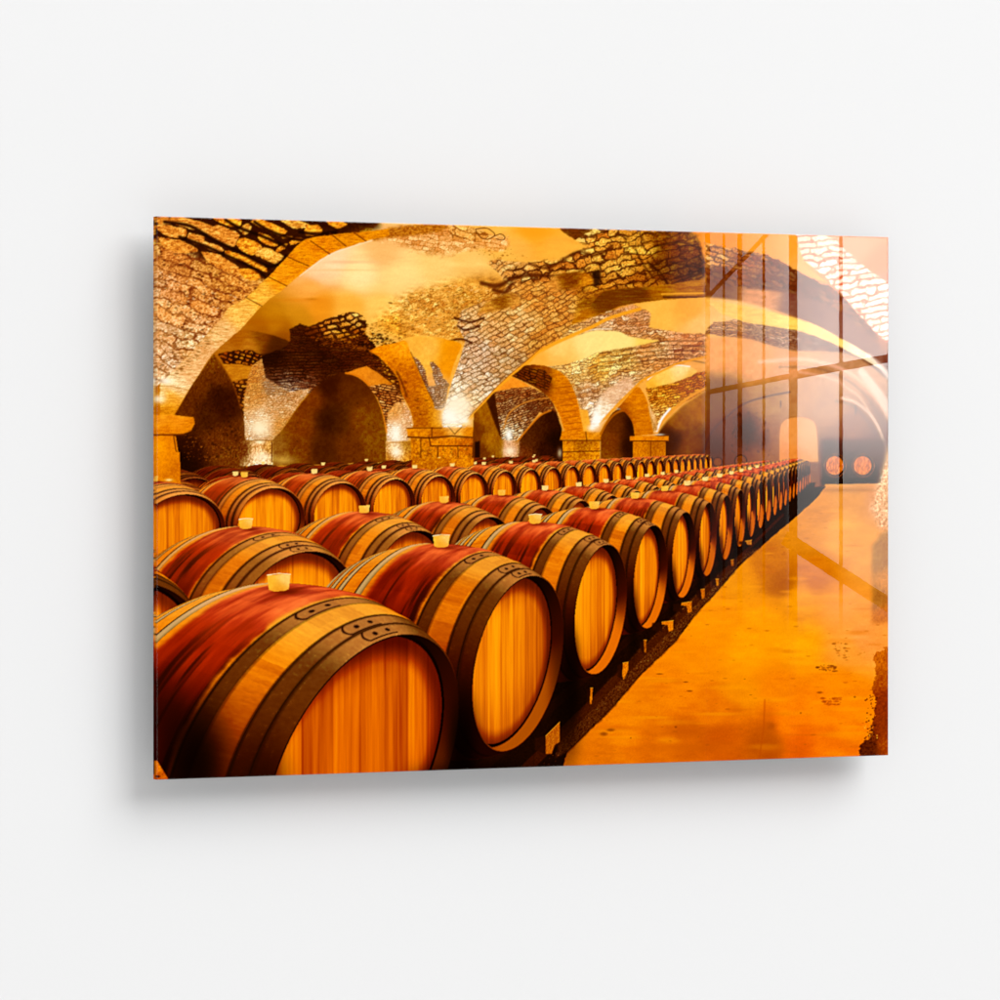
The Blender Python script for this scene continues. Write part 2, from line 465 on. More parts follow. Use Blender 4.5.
    rib = [(560, 227), (600, 226), (690, 229), (698, 240), (706, 262), (706, 281), (672, 285), (640, 288), (606, 290), (590, 300), (606, 306), (612, 314)] + \
        cr([(608, 318), (591, 327), (562, 340), (540, 351), (527, 363), (512, 375), (495, 391), (474, 414), (464, 428)]) + [(441, 428), (444, 408), (452, 376), (461, 350), (466, 340), (456, 326), (462, 310), (482, 302), (500, 296), (508, 284), (499, 275), (486, 262),
                                                                                           (500, 259), (520, 262), (540, 263), (560, 259), (575, 252), (594, 246), (590, 241), (576, 240)]
    stones(rib, P, (88, 44, 14), -29, 8.5, 4.6, .1, .95, rough=1.6, warp=.5, skew=-.55, mk=.72, grain=.34, fray=1, var=.18)
    up = [(560, 227), (600, 226), (690, 229), (698, 240), (706, 262), (706, 281), (672, 285), (640, 288), (606, 290), (575, 292), (540, 282), (515, 284), (500, 275), (520, 263), (560, 259), (575, 252), (594, 246), (576, 240)]
    stones(up, P, (52, 22, 4), -14, 13, 7.0, .2, 1.5, rough=1.8, seed=45, warp=.7, grain=.4, skew=-.35, mk=.85, fray=3)
    flat(cr([(576, 240), (560, 229), (575, 228), (592, 230), (584, 234)]), (110, 58, 10), rough=1, grain=.3, seed=3, alpha=.8)
    flat(cr([(652, 232), (695, 232), (700, 250), (705, 268), (690, 282), (672, 284), (655, 280), (648, 262), (655, 250)]), [(660, 240, (140, 84, 20)), (690, 240, (170, 104, 26)), (700, 270, (46, 22, 6)), (670, 270, (70, 34, 8)), (680, 255, (110, 58, 14))],
         soft=2, rough=3, grain=.9, sc=1.3, ax=2.5, seed=12, alpha=.42)
    for pl in ([(648, 262), (660, 272), (668, 284)], [(655, 246), (680, 242), (700, 248)], [(670, 262), (690, 266), (706, 270)], [(672, 284), (690, 277), (706, 272)], [(636, 250), (642, 262), (652, 276)]):
        line(cr(pl), 2., (50, 22, 4), .55, 1.)
    flat(cr([(592, 272), (600, 271), (600, 284), (594, 286)]), (30, 20, 16), soft=1, seed=4, alpha=.8)
    # smoke-dark edge of the fallen plaster above the rib
    for pl, wd in (([(482, 283), (498, 286), (512, 279), (530, 275), (548, 276)], 4), ([(548, 276), (570, 274), (590, 268)], 1.5), ([(530, 264), (548, 268), (566, 258), (578, 252), (590, 254)], 2.5), ([(592, 256), (604, 252), (612, 246)], 3), ([(494, 290), (505, 292), (512, 284)], 3.5)):
        line(cr(pl), wd, (88, 42, 10), .75, 1.4)
    flat(cr([(545, 286), (556, 276), (575, 272), (590, 274), (592, 283), (575, 288), (560, 290)]), [(570, 280, (150, 84, 10)), (550, 286, (225, 145, 60)), (590, 282, (220, 135, 30))], soft=1, rough=1, grain=.3, sc=1.5, ax=3, seed=25, alpha=.9)
    flat(cr([(486, 302), (500, 296), (512, 292), (521, 302), (508, 308), (492, 312), (478, 312)]), [(500, 301, (160, 92, 16)), (518, 304, (214, 140, 56)), (490, 310, (215, 140, 50))], soft=1, rough=1.5, grain=.35, sc=1.5, ax=3, seed=26, alpha=.9)
    flat(cr([(576, 310), (582, 300), (596, 296), (612, 292), (612, 316), (590, 324), (572, 328)]), [(590, 300, (150, 86, 12)), (605, 300, (140, 80, 10)), (590, 318, (220, 140, 40))], soft=1.5, rough=1.5, grain=.4, sc=1.4, ax=4, seed=27, alpha=.85)
    for pl in ([(450, 341), (462, 339), (472, 343)], [(455, 318), (470, 322), (484, 318)], [(458, 326), (466, 330), (480, 326)]):
        line(cr(pl), 2, (70, 30, 6), .8, .8)
    # smooth springing face left of the rib
    flat([(456, 345), (464, 346), (458, 366), (452, 382), (446, 404), (442, 418), (440, 405), (446, 380)], (248, 176, 72), grain=.12, seed=15)
    # dark side of the brown rib and its thin lit edge
    flat(cr([(572, 322), (590, 306), (606, 291), (640, 287.5), (672, 284), (690, 281), (709, 279)]) + cr([(709, 298), (690, 299), (664, 300), (632, 304), (606, 311), (590, 320), (574, 330)]),
         [(600, 300, (130, 76, 12)), (640, 294, (120, 70, 14)), (690, 288, (190, 112, 22)), (655, 291, (185, 110, 14)), (640, 300, (150, 90, 20)), (585, 318, (200, 120, 20))], grain=.25, sc=1.2, ax=9, seed=16, rough=.8)
    line([(662, 294), (708, 293)], 1.4, (250, 176, 60), .9, .5)
    line([(664, 297), (706, 297.4)], 1.8, (60, 28, 6), .7, .6)

    # ---------- second bay
    stones([(574, 324), (600, 314), (632, 304), (652, 312), (650, 326), (686, 333), (706, 332), (712, 345), (712, 357), (690, 361), (667, 369), (646, 379), (638, 385), (616, 407), (600, 425), (588, 430), (582, 410), (570, 384), (546, 366), (527, 365), (555, 343)],
           [(620, 320, (236, 176, 116)), (640, 318, (230, 160, 100)), (620, 360, (248, 192, 96)), (580, 372, (255, 206, 116)), (600, 370, (250, 196, 90)), (650, 350, (238, 168, 96)), (690, 350, (220, 140, 80)), (590, 390, (216, 160, 104)), (620, 385, (240, 190, 130)), (600, 410, (255, 220, 170)), (690, 340, (230, 150, 90))],
           (100, 54, 28), -8, 8, 3.1, .0, .9, rough=1.2, seed=51, warp=.9, mk=.75, loss=.3, fray=2)
    for k in range(5):
        yy0 = 343 + k * 4.5
        line(cr([(600, yy0 + 6), (630, yy0 + 2), (655, yy0 - 1), (680, yy0 - 2), (706, yy0 - 2 + k)]), 1.1, (70, 34, 20), .45, .7)
    flat(cr([(527, 364), (545, 350), (562, 341), (591, 331.5), (610, 331), (621, 332), (632, 337), (660, 340.5)]) + cr([(658, 341), (637, 346), (600, 352), (586, 358), (562, 365), (545, 366), (530, 366)]),
         [(620, 340, (255, 226, 132)), (590, 342, (255, 224, 132)), (560, 350, (254, 206, 110)), (540, 360, (254, 180, 76)), (650, 341, (254, 206, 96)), (560, 362, (254, 188, 90))], grain=.03, rough=.4, seed=17)
    line(cr([(527, 363), (545, 349), (562, 340), (591, 330), (612, 329)]), 1.2, (255, 240, 200), .8, .4)
    line(cr([(464, 425), (474, 414), (495, 391.5), (512, 375.5), (527, 363), (540, 351.5), (562, 340), (591, 327.5), (610, 318), (640, 309)]), 3.4, (248, 166, 44), .95, .6)
    line(cr([(466, 421), (474, 412), (495, 389), (512, 373), (527, 360.5), (540, 349)]), .9, (180, 96, 16), .7)
    flat(cr([(592, 420), (597, 404), (604, 392), (616, 384), (628, 378), (636, 385), (624, 396), (612, 410), (600, 424), (590, 429)]), [(600, 410, (255, 236, 200)), (595, 424, (255, 252, 240)), (625, 382, (230, 180, 130)), (612, 395, (236, 190, 140))], soft=1, rough=1, grain=.22, sc=1.1, ax=3, seed=19, alpha=.85)
    # plaster of the third bay
    flat([(640, 305), (664, 300), (709, 297), (760, 300), (790, 330), (760, 337), (736, 336), (704, 334), (686, 333), (668, 330), (648, 327), (656, 316)],
         [(660, 315, (254, 188, 84)), (690, 310, (252, 172, 70)), (700, 325, (254, 190, 104)), (740, 325, (250, 190, 110))], rough=1, grain=.04, sc=5, seed=20)
    # arches right of it
    flat([(706, 357), (770, 345), (800, 395), (706, 420)], [(720, 365, (240, 168, 100)), (760, 370, (235, 160, 100)), (730, 385, (226, 146, 80))], soft=1, grain=.04, seed=22)
    stones([(646, 387), (672, 383), (696, 373), (708, 370), (708, 389), (684, 403), (664, 416), (656, 430), (651, 410)], [(660, 395, (232, 150, 46)), (690, 380, (214, 124, 24)), (655, 420, (255, 190, 100))], (110, 56, 10), -12, 6, 2.6, .0, .8, rough=.8, seed=52, warp=.8)
    flat(cr([(646, 383), (656, 375), (664, 370), (677, 366.5), (690, 367), (698, 371)]) + cr([(692, 376), (672, 383), (655, 387), (648, 389)]), [(660, 378, (254, 206, 100)), (685, 369, (255, 226, 150)), (690, 374, (240, 176, 70)), (652, 384, (250, 180, 60))], grain=.06, seed=23)
    line(cr([(648, 379.5), (656, 373.5), (664, 369), (677, 365.5), (690, 366.5)]), 1.2, (255, 250, 235), .95, .3)
    line(cr([(600, 424), (616, 406.5), (638, 384.5), (646, 378.5), (667, 368.5), (680, 363), (709, 356)]), 2.2, (240, 156, 40), .9, .5)
    # bay behind pier 3 (right of it)
    flat([(656, 436), (668, 420), (684, 405), (706, 391), (790, 380), (790, 470), (656, 470)], [(680, 420, (168, 98, 14)), (700, 410, (186, 110, 14)), (672, 440, (80, 42, 14)), (690, 445, (150, 86, 10)), (704, 460, (120, 60, 10)), (720, 440, (90, 60, 44)), (720, 410, (150, 96, 56))], soft=1, grain=.12, sc=4, seed=24)
    line(cr([(657, 433), (662, 422), (672, 411), (688, 398), (706, 388)]), 3., (238, 158, 56), .9, .6)
    line(cr([(657, 431), (662, 419), (670, 409)]), 2.2, (255, 252, 250), .95, .5)

    # ---------- left vault: big stones
    P = [(170, 222, (190, 110, 30)), (200, 230, (236, 150, 44)), (240, 240, (240, 156, 50)), (270, 225, (230, 140, 34)), (320, 225, (246, 160, 40)), (180, 260, (226, 150, 76)), (220, 260, (226, 146, 66)), (165, 290, (230, 160, 96)), (200, 300, (236, 160, 84)),
         (230, 285, (224, 146, 66)), (165, 330, (244, 186, 126)), (200, 330, (240, 180, 116)), (165, 360, (252, 206, 156)), (190, 345, (248, 190, 120)), (160, 380, (255, 220, 170)), (168, 312, (240, 166, 90))]
    lv = [(148, 205), (345, 205), (345, 222), (378, 224), (370, 231), (346, 236), (318, 240), (296, 246), (287, 257), (268, 277), (246, 298), (230, 308), (219, 322), (204, 338), (190, 354), (166, 380), (148, 392)]
    lvd = [(148, 205), (378, 205), (378, 232), (318, 242), (287, 259), (262, 282), (220, 262), (180, 240), (148, 234)]
    stones(lv, P, (118, 60, 22), 21, 32, 9.6, .2, 1.5, rough=1.2, seed=61, warp=.6, grain=.5, var=.18, mk=.9, ft=1.9)
    dkz = [(148, 205), (385, 205), (380, 226), (350, 236), (318, 240), (290, 257), (268, 280), (255, 277), (238, 268), (222, 262), (200, 258), (180, 246), (166, 240), (148, 238)]
    b_, m_ = pmask(dkz, 3, 6, 66); put(b_, m_ * .86, C(40, 15, 3))
    for k, q in enumerate((((145, 38), (200, 42), (250, 60), (375, 95), (360, 140), (300, 128), (240, 112), (150, 80)), ((370, 140), (420, 100), (480, 118), (550, 150), (540, 190), (510, 222), (440, 196), (380, 168)), ((385, 44), (550, 55), (550, 95), (500, 98), (430, 72)),
                           ((555, 122), (600, 90), (630, 105), (615, 140), (590, 146)), ((640, 78), (680, 60), (760, 84), (842, 122), (830, 146), (790, 150), (700, 112)), ((545, 215), (590, 180), (690, 225), (650, 270), (600, 262), (560, 238)), ((685, 232), (770, 254), (832, 292), (795, 330), (730, 310), (665, 278)),
                           ((680, 145), (750, 165), (800, 210), (770, 225), (690, 190)), ((785, 250), (830, 215), (860, 215), (835, 245), (800, 262)), ((820, 66), (900, 62), (985, 88), (975, 108), (900, 110)), ((880, 198), (910, 176), (965, 186), (890, 212)), ((825, 166), (880, 160), (888, 172), (830, 177)),
                           ((245, 145), (330, 165), (318, 212), (240, 182)), ((330, 190), (430, 225), (455, 252), (400, 256), (318, 216)), ((480, 262), (560, 276), (640, 308), (712, 350), (716, 378), (640, 350), (560, 318), (490, 292)), ((50, 98), (120, 100), (215, 122), (215, 165), (150, 170), (60, 132)),
                           ((978, 104), (1040, 98), (1070, 120), (1060, 150), (1000, 158), (972, 140)), ((60, 175), (150, 185), (240, 215), (290, 255), (200, 262), (100, 232)), ((330, 270), (420, 282), (540, 350), (560, 400), (480, 372), (380, 330)), ((560, 372), (640, 372), (690, 400), (660, 432), (590, 420)),
                           ((1090, 60), (1180, 66), (1230, 92), (1160, 108)), ((40, 45), (110, 42), (130, 80), (60, 82)))):
        q = [(150 + a / 6.25, 210 + c / 6.25) for a, c in q]
        gx, gy = np.mean(q, 0); q = [(gx + 1.1 * (a - gx), gy + 1.14 * (c - gy)) for a, c in q]
        q = cr(q + [q[0]], 5)[:-1]
        mx_ = sum(a for a, _ in q) / len(q)
        flat(q, (232, 148, 60) if mx_ < 225 else ((244, 154, 44) if k % 3 else (238, 164, 66)), rough=1.3, grain=.5, sc=1.6, ax=2.2, seed=400 + k)
    specks([(156, 235), (200, 255), (265, 290), (230, 310), (160, 380)], 420, (90, 40, 10), (.4, 1.4), 14, .65, 1.6)
    specks([(156, 270), (200, 280), (240, 296), (200, 335), (160, 385)], 260, (255, 222, 170), (.4, 1.1), 15, .6, 1.8)
    for pl in ([(165, 222), (190, 226), (215, 240), (240, 252), (268, 266), (282, 262)], [(300, 232), (318, 234), (336, 232)], [(255, 222), (268, 230), (290, 238), (305, 240)], [(268, 276), (276, 270), (286, 256)],
               [(180, 237), (205, 246), (228, 256), (250, 266), (266, 277)], [(226, 220), (240, 228), (262, 236), (285, 246)]):
        line(cr(pl), 3., (22, 8, 2), .85, 1.2)
    # voussoir ring of the left arch
    ring = cr([(389, 229), (360, 232), (338, 234), (310, 238), (297, 246), (287, 257), (268, 277), (246, 298), (230, 307), (219, 322), (204, 338), (188, 356), (160, 384)]) + [(160, 440), (174, 416)] + \
        cr([(174, 415), (193, 384), (214, 353), (240, 330), (262, 306), (286, 287), (300, 275), (327, 255.6), (348, 247), (372, 239.6), (389, 236)])
    flat(ring, [(350, 240, (226, 136, 20)), (320, 248, (236, 140, 16)), (300, 262, (238, 146, 20)), (280, 278, (248, 156, 30)), (262, 296, (252, 182, 70)), (240, 314, (250, 184, 84)), (222, 332, (244, 186, 110)), (204, 352, (240, 180, 110)), (188, 372, (240, 180, 110)), (170, 398, (240, 160, 50)), (176, 384, (255, 220, 160)), (160, 396, (255, 226, 150)), (168, 410, (225, 140, 24)), (158, 412, (222, 136, 22))],
         rough=.7, grain=.26, sc=.9, ax=6, seed=62)
    for a, c in (((311, 241), (330, 254)), ((288, 257), (309, 266)), ((267, 276), (287, 286)), ((247, 298), (262, 306)), ((330, 233), (346, 246)), ((352, 231), (366, 241))):
        line([a, c], 1., (120, 58, 8), .8, .3)
    line(cr([(300, 276), (327, 256.5), (348, 248), (372, 240.6)]), 1., (255, 236, 200), .6, .4)
    specks([(160, 330), (215, 330), (205, 350), (180, 375), (158, 385)], 300, (130, 66, 20), (.3, 1.0), 16, .55, 2.6)
    glow(166, 381, 6, 3.5, (255, 246, 225), .9); glow(157, 399, 7, 4, (255, 240, 205), .9)
    line([(152, 386), (170, 386), (188, 390)], 1., (170, 90, 20), .6, .4)
    # cracks across the ring's lit part
    for k in range(9):
        y0 = 336 + k * 6
        line([(214 - k * 7, y0 - 10), (222 - k * 6.2, y0 - 9), (228 - k * 6, y0 - 6)], .6, (150, 84, 24), .45)

    glow(160, 330, 22, 50, (246, 196, 130), .18)
    # ---------- bay between left arch and the smoky vault
    flat(cr([(214, 353), (240, 331), (254, 331), (275, 336), (292, 344), (284, 352), (262, 357), (246, 352), (228, 353)]), [(225, 348, (196, 118, 32)), (250, 345, (200, 122, 34)), (275, 345, (90, 50, 10)), (262, 338, (150, 86, 14)), (240, 335, (186, 106, 20))], rough=.6, grain=.12, sc=1.6, ax=5, seed=63)
    stones([(290, 329), (300, 324), (310, 327), (330, 318), (353, 312.5), (364, 321), (366, 334), (376, 347), (386, 360), (399, 375), (403, 398), (392, 386), (367, 368), (345, 374), (314, 392), (284, 398), (252, 400), (246, 372), (262, 356), (288, 346), (291, 340)],
           [(310, 340, (84, 40, 12)), (350, 350, (120, 60, 18)), (380, 362, (130, 68, 16)), (340, 335, (120, 60, 18)), (300, 365, (120, 64, 20)), (270, 375, (130, 80, 40)), (262, 390, (226, 176, 130)), (290, 388, (196, 150, 110)), (300, 378, (150, 90, 50)), (330, 368, (90, 46, 14)), (270, 358, (50, 22, 6))],
           (30, 12, 3), 3, 13, 2.8, .0, .9, rough=1., seed=64, warp=.9, grain=.5, mk=.8)
    for k in range(10):
        y0 = 352 + k * 3.2
        line([(258 + 2 * (k % 3), y0 + 3), (290, y0 + .5), (330 - 3 * k, y0 - .5)], 1.3, (26, 10, 2), .6, .8)
    flat([(292, 346), (308, 338), (345, 344), (372, 354), (366, 364), (345, 370), (310, 352)], (22, 8, 2), soft=3, grain=.7, sc=1.2, ax=4, seed=66, alpha=.2)
    flat(cr([(258, 358), (266, 354), (290, 352), (330, 356), (345, 366), (318, 372), (280, 366), (262, 366)]), (50, 22, 6), soft=2.5, rough=1, grain=.7, sc=1.2, ax=6, seed=81, alpha=.2)
    # outlined stones at the smoky vault's edge
    stones(cr([(306, 328), (330, 318), (353, 312), (366, 320), (364, 333), (345, 340), (318, 340), (304, 336)]), [(325, 325, (244, 160, 60)), (355, 318, (250, 180, 80)), (350, 335, (200, 120, 30)), (315, 335, (120, 62, 14))], (40, 16, 4), -14, 9, 5., .5, 1.5, rough=1., seed=67, warp=.5, skew=-.5)
    specks([(312, 336), (345, 338), (372, 330), (400, 345), (380, 352), (350, 350), (320, 345)], 340, (186, 110, 24), (.4, 1.2), 33, .7, 1.6)
    specks([(350, 338), (378, 332), (400, 345), (392, 362), (370, 356)], 300, (36, 14, 3), (.5, 1.6), 34, .7, 1.4)
    specks([(372, 348), (390, 362), (402, 380), (402, 396), (390, 380), (376, 364)], 80, (240, 160, 50), (.5, 1.3), 35, .8, 1.4)
    # small dark rubble left of the pale pier, and plaster slips
    stones([(218, 354), (232, 351), (252, 350), (262, 356), (252, 367), (240, 364), (224, 364)], (196, 110, 24), (30, 12, 2), 20, 6, 4.2, .5, 1.3, rough=.8, seed=68)
    flat([(223, 364), (240, 364), (254, 367), (249, 379), (233, 382), (228, 373)], (208, 128, 32), rough=.7, grain=.15, sc=1.3, ax=3, seed=69)
    stones([(232, 382), (248, 378), (247, 394), (245, 420), (240, 408), (236, 392)], (206, 124, 36), (34, 13, 3), 10, 6, 4, .4, 1.3, rough=.8, seed=70)
    # pale pier with lamp
    stones([(252, 366), (262, 358), (266, 378), (290, 392), (312, 388), (298, 406), (283, 429), (274, 440), (244, 441), (244, 400), (248, 378)],
           [(252, 378, (226, 148, 60)), (254, 400, (236, 170, 90)), (262, 420, (255, 240, 200)), (285, 395, (228, 178, 120)), (275, 410, (238, 190, 130)), (280, 425, (220, 150, 70)), (256, 388, (216, 146, 66)), (270, 385, (206, 160, 120))], (140, 84, 40), 2, 5, 2.1, -.1, .8, rough=.6, seed=71, warp=.9, var=.2)
    for k in range(6):
        line([(262 + k, 383 + k * 2.2), (276, 381 + k * 2.6), (296 - 2 * k, 384 + k * 2.2)], .9, (110, 70, 44), .5, .5)
    # left alcove
    flat(cr([(214, 354), (224, 368), (234, 386), (241, 408), (245, 425)]) + [(246, 475), (176, 475), (172, 420), (193, 384)],
         [(214, 362, (140, 80, 16)), (222, 378, (120, 66, 14)), (200, 385, (120, 66, 10)), (185, 415, (116, 62, 8)), (205, 420, (84, 44, 8)), (228, 410, (70, 32, 6)), (238, 430, (110, 58, 12)), (215, 440, (120, 66, 18)), (190, 450, (60, 28, 6)), (230, 455, (130, 74, 20)), (220, 395, (64, 30, 6)), (184, 458, (30, 12, 2))], grain=.35, sc=1.8, ax=.8, seed=72)
    specks([(184, 420), (215, 372), (240, 420), (242, 460), (184, 460)], 330, (40, 18, 4), (.5, 1.6), 43, .5, .8)
    specks([(184, 435), (215, 425), (242, 430), (242, 462), (184, 460)], 170, (190, 116, 40), (.4, 1.1), 44, .5, 1.2)
    line(cr([(214, 354), (224, 368), (234, 386), (241, 408)]), 1.6, (170, 98, 20), .5, .8)
    # middle alcove
    flat(cr([(272, 441), (283, 429), (300, 405), (316, 387), (330, 377), (346, 372)]) + cr([(352, 374), (365, 382), (375, 395), (382, 412), (386, 430), (388, 462)]) + [(272, 466)],
         [(300, 425, (150, 84, 10)), (310, 400, (140, 76, 8)), (330, 385, (70, 32, 4)), (331, 420, (64, 32, 4)), (348, 390, (110, 60, 10)), (360, 420, (146, 86, 12)), (375, 440, (150, 90, 14)), (350, 445, (120, 66, 10)), (300, 450, (140, 80, 14)), (280, 452, (160, 100, 34)), (322, 450, (90, 48, 6)), (340, 420, (96, 54, 8))], grain=.2, sc=3, seed=73)
    specks([(285, 435), (320, 390), (360, 385), (385, 430), (385, 455), (285, 455)], 160, (70, 36, 6), (.4, 1.2), 45, .4, 1.)
    flat([(346, 373), (356, 369), (367, 366), (377, 372), (393, 384), (382, 388), (371, 387), (360, 378), (352, 374)], [(360, 372, (232, 138, 36)), (375, 380, (226, 136, 40)), (385, 384, (216, 126, 30))], rough=.3, grain=.1, seed=74)
    line(cr([(346, 373), (358, 376), (368, 384), (377, 396), (383, 412), (387, 432)]), 2., (224, 128, 30), .95, .3)
    stones([(369, 386), (384, 384), (394, 385), (403, 398), (405, 403), (396, 403), (389, 412), (387, 430), (384, 414), (378, 399)], (216, 136, 62), (60, 28, 8), 12, 6, 2.6, .1, .9, rough=.6, seed=75)
    stones([(388, 412), (396, 403), (405, 402), (411, 413), (414, 429), (408, 441), (387, 442)], [(396, 412, (240, 160, 70)), (396, 432, (255, 250, 230)), (408, 415, (240, 190, 140)), (408, 430, (240, 190, 130))], (150, 96, 50), 0, 4, 2., -.2, .7, rough=.4, seed=76, var=.2)
    flat([(386, 441), (413, 441), (413, 462), (386, 462)], [(396, 452, (255, 220, 160)), (388, 458, (190, 110, 30)), (410, 458, (220, 140, 40)), (408, 445, (180, 110, 30))], grain=.35, sc=1.4, seed=77)
    glow(398, 424, 10, 16, (252, 206, 140), .35); glow(396, 434, 5, 9, (255, 250, 226), 1.); glow(396.5, 452, 4.5, 4.5, (255, 244, 214), .95); glow(396, 442.5, 9, .8, (190, 110, 30), .6)
    # lamp on the left pale pier
    flat([(240, 441), (273, 441), (273, 466), (240, 466)], [(258, 452, (250, 190, 120)), (243, 450, (130, 70, 20)), (270, 450, (200, 130, 50)), (262, 460, (255, 226, 170))], grain=.45, sc=1.5, ax=.8, seed=78)
    glow(260, 428, 9, 9, (255, 246, 212), 1., 2.); glow(262, 420, 16, 18, (250, 206, 140), .35); glow(260, 442, 4.5, 1.7, (255, 244, 200), .9); glow(262, 457, 9, 5, (255, 236, 196), .8)
    line([(244, 440.4), (274, 440.4)], 1., (150, 86, 24), .7)
    line([(272, 442), (272, 462)], 1., (90, 44, 10), .7)
    glow(284, 460, 12, 4, (255, 206, 110), .5)

    # ---------- leg of the central arch, triangle of plaster and the central pier
    flat(cr([(404, 338), (428, 336), (458, 342), (462, 346)]) + [(454, 364), (449, 382), (443, 410), (434, 410), (428, 390), (412, 354)],
         [(415, 342, (250, 180, 72)), (430, 348, (252, 186, 80)), (450, 350, (240, 150, 20)), (446, 368, (242, 150, 20)), (426, 366, (250, 186, 76)), (436, 380, (240, 170, 90)), (440, 400, (220, 170, 120))], rough=.6, grain=.08, seed=79)
    stones([(413, 356), (419, 360), (426, 372), (429, 386), (436, 386), (433, 374), (430, 362), (434, 362), (440, 368), (443, 378), (449, 384), (445, 408), (434, 409), (427, 390), (420, 372)], (206, 156, 110), (96, 54, 30), -6, 4, 2.1, .0, .8, rough=1.2, seed=80)
    flat(cr([(369, 351), (380, 346), (395, 343), (406, 341), (411, 353), (418, 369), (426, 387), (433, 401), (435, 409)]) + [(442, 411), (443, 430), (412, 430)] + cr([(414, 424), (410, 409), (402, 394), (399, 381), (390, 368), (378, 356)]),
         [(385, 352, (238, 140, 16)), (400, 350, (250, 156, 30)), (398, 366, (216, 122, 10)), (408, 383, (206, 112, 8)), (416, 400, (196, 106, 8)), (424, 420, (196, 108, 10)), (438, 420, (230, 150, 30)), (428, 395, (222, 132, 16))], grain=.22, sc=1.6, ax=1.5, seed=82)
    line(cr([(411, 352), (418, 368), (426, 386), (433, 401)]), 1., (130, 66, 6), .6, .3)
    specks([(395, 365), (408, 370), (430, 405), (420, 420)], 40, (110, 54, 4), (.5, 1.3), 83, .6, 2)
    line(cr([(397, 372), (402, 382), (407, 396)]), 2., (70, 34, 4), .5, 1.)
    # central pier
    flat([(407, 428), (444, 427), (479, 427), (480, 437), (476, 439), (408, 438)], [(415, 432, (226, 136, 20)), (440, 432, (206, 116, 16)), (470, 432, (226, 134, 18)), (456, 430, (250, 180, 80))], rough=.7, grain=.22, sc=1.6, ax=2, seed=84)
    flat([(411, 437), (475, 438), (473, 480), (412, 480)], [(418, 445, (216, 128, 16)), (440, 443, (230, 136, 16)), (430, 460, (208, 122, 14)), (460, 460, (226, 136, 22)), (468, 445, (206, 110, 12)), (445, 470, (220, 130, 18))], grain=.24, sc=2, seed=85)
    for pl, wd in (([(408, 437), (430, 438), (452, 436), (478, 438)], 1.6), ([(429, 437), (431, 446), (474, 446)], 1.2), ([(438, 446), (438, 470)], 1.), ([(412, 461), (438, 460)], .9), ([(421, 438), (421, 458)], .8), ([(432, 428), (432, 437)], .9), ([(407, 428), (442, 428)], .9), ([(448, 426), (455, 434), (462, 427)], .8), ([(458, 446), (459, 470)], .8)):
        line(pl, wd, (96, 46, 6), .8, .4)
    specks([(412, 438), (474, 438), (472, 475), (414, 475)], 200, (140, 76, 8), (.4, 1.4), 86, .5, 1.2)
    specks([(412, 438), (474, 438), (472, 475), (414, 475)], 90, (255, 190, 80), (.4, 1.2), 87, .5, 1.2)
    flat(cr([(443, 423), (447, 406), (455, 396), (466, 398), (472, 404), (466, 420), (462, 425), (450, 426)]), (255, 248, 226), soft=3, grain=.05, seed=88, alpha=.8)
    glow(456, 404, 18, 20, (255, 222, 160), .4); glow(450, 416, 8.5, 8.5, (255, 251, 232), 1., 2.); glow(466, 421, 4, 3.2, (255, 250, 228), .9); glow(457, 404, 8, 8, (255, 244, 214), .6)
    line([(443, 425), (470, 424)], 1.2, (255, 220, 150), .7, .5)

    # ---------- alcoves between central pier and pier 2
    flat([(474, 414), (484, 404), (494, 393), (500, 410), (505, 440), (508, 462), (472, 462)], [(486, 420, (176, 106, 16)), (490, 440, (186, 116, 22)), (478, 430, (130, 72, 10)), (500, 445, (170, 104, 20)), (480, 450, (120, 66, 12))], grain=.16, sc=3, ax=.6, seed=89)
    flat([(487, 401), (495, 392), (498, 410), (503, 438), (500, 436), (493, 418)], (74, 36, 6), soft=.6, grain=.2, seed=90)
    flat([(475, 442), (480, 441), (480, 458), (475, 458)], (40, 18, 4), soft=.5, seed=91)
    flat([(497, 391), (505, 383), (513, 377), (522, 381), (531, 387), (515, 388), (505, 390)], (244, 148, 46), rough=.3, grain=.1, seed=92)
    stones([(495, 392), (512, 388), (530, 387), (545, 393), (553, 402), (560, 420), (540, 412), (530, 425), (519, 441), (502, 440), (498, 415)],
           [(505, 395, (190, 120, 60)), (530, 393, (200, 124, 60)), (510, 410, (180, 120, 70)), (512, 425, (255, 214, 150)), (535, 406, (150, 96, 50)), (545, 400, (170, 100, 40)), (520, 418, (206, 144, 84))], (70, 34, 12), -16, 5, 2.3, .0, .8, rough=.6, seed=93, warp=.8)
    line(cr([(504, 428), (509, 414), (520, 405), (534, 400), (548, 398)]), 1.6, (236, 150, 60), .7, .5)
    flat(cr([(519, 441), (527, 430), (540, 416), (552, 410)]) + [(556, 412), (562, 428), (564, 462), (515, 462)], [(530, 440, (96, 52, 16)), (540, 425, (80, 42, 12)), (552, 420, (60, 28, 4)), (556, 440, (34, 14, 2)), (525, 455, (130, 70, 24)), (545, 450, (60, 28, 6))], grain=.4, sc=1.4, seed=94)
    line(cr([(518, 441), (527, 430), (540, 416), (551, 410.5)]), 1.8, (216, 124, 30), .9, .3)
    flat([(503, 440), (520, 441), (518, 460), (503, 460)], (216, 150, 90), soft=1, grain=.4, sc=1.2, seed=95)
    glow(509, 435, 4, 6.5, (255, 255, 240), 1.); glow(510, 451, 6.5, 5, (255, 236, 200), .9); glow(560, 453, 2.6, 5, (250, 210, 160), .7)
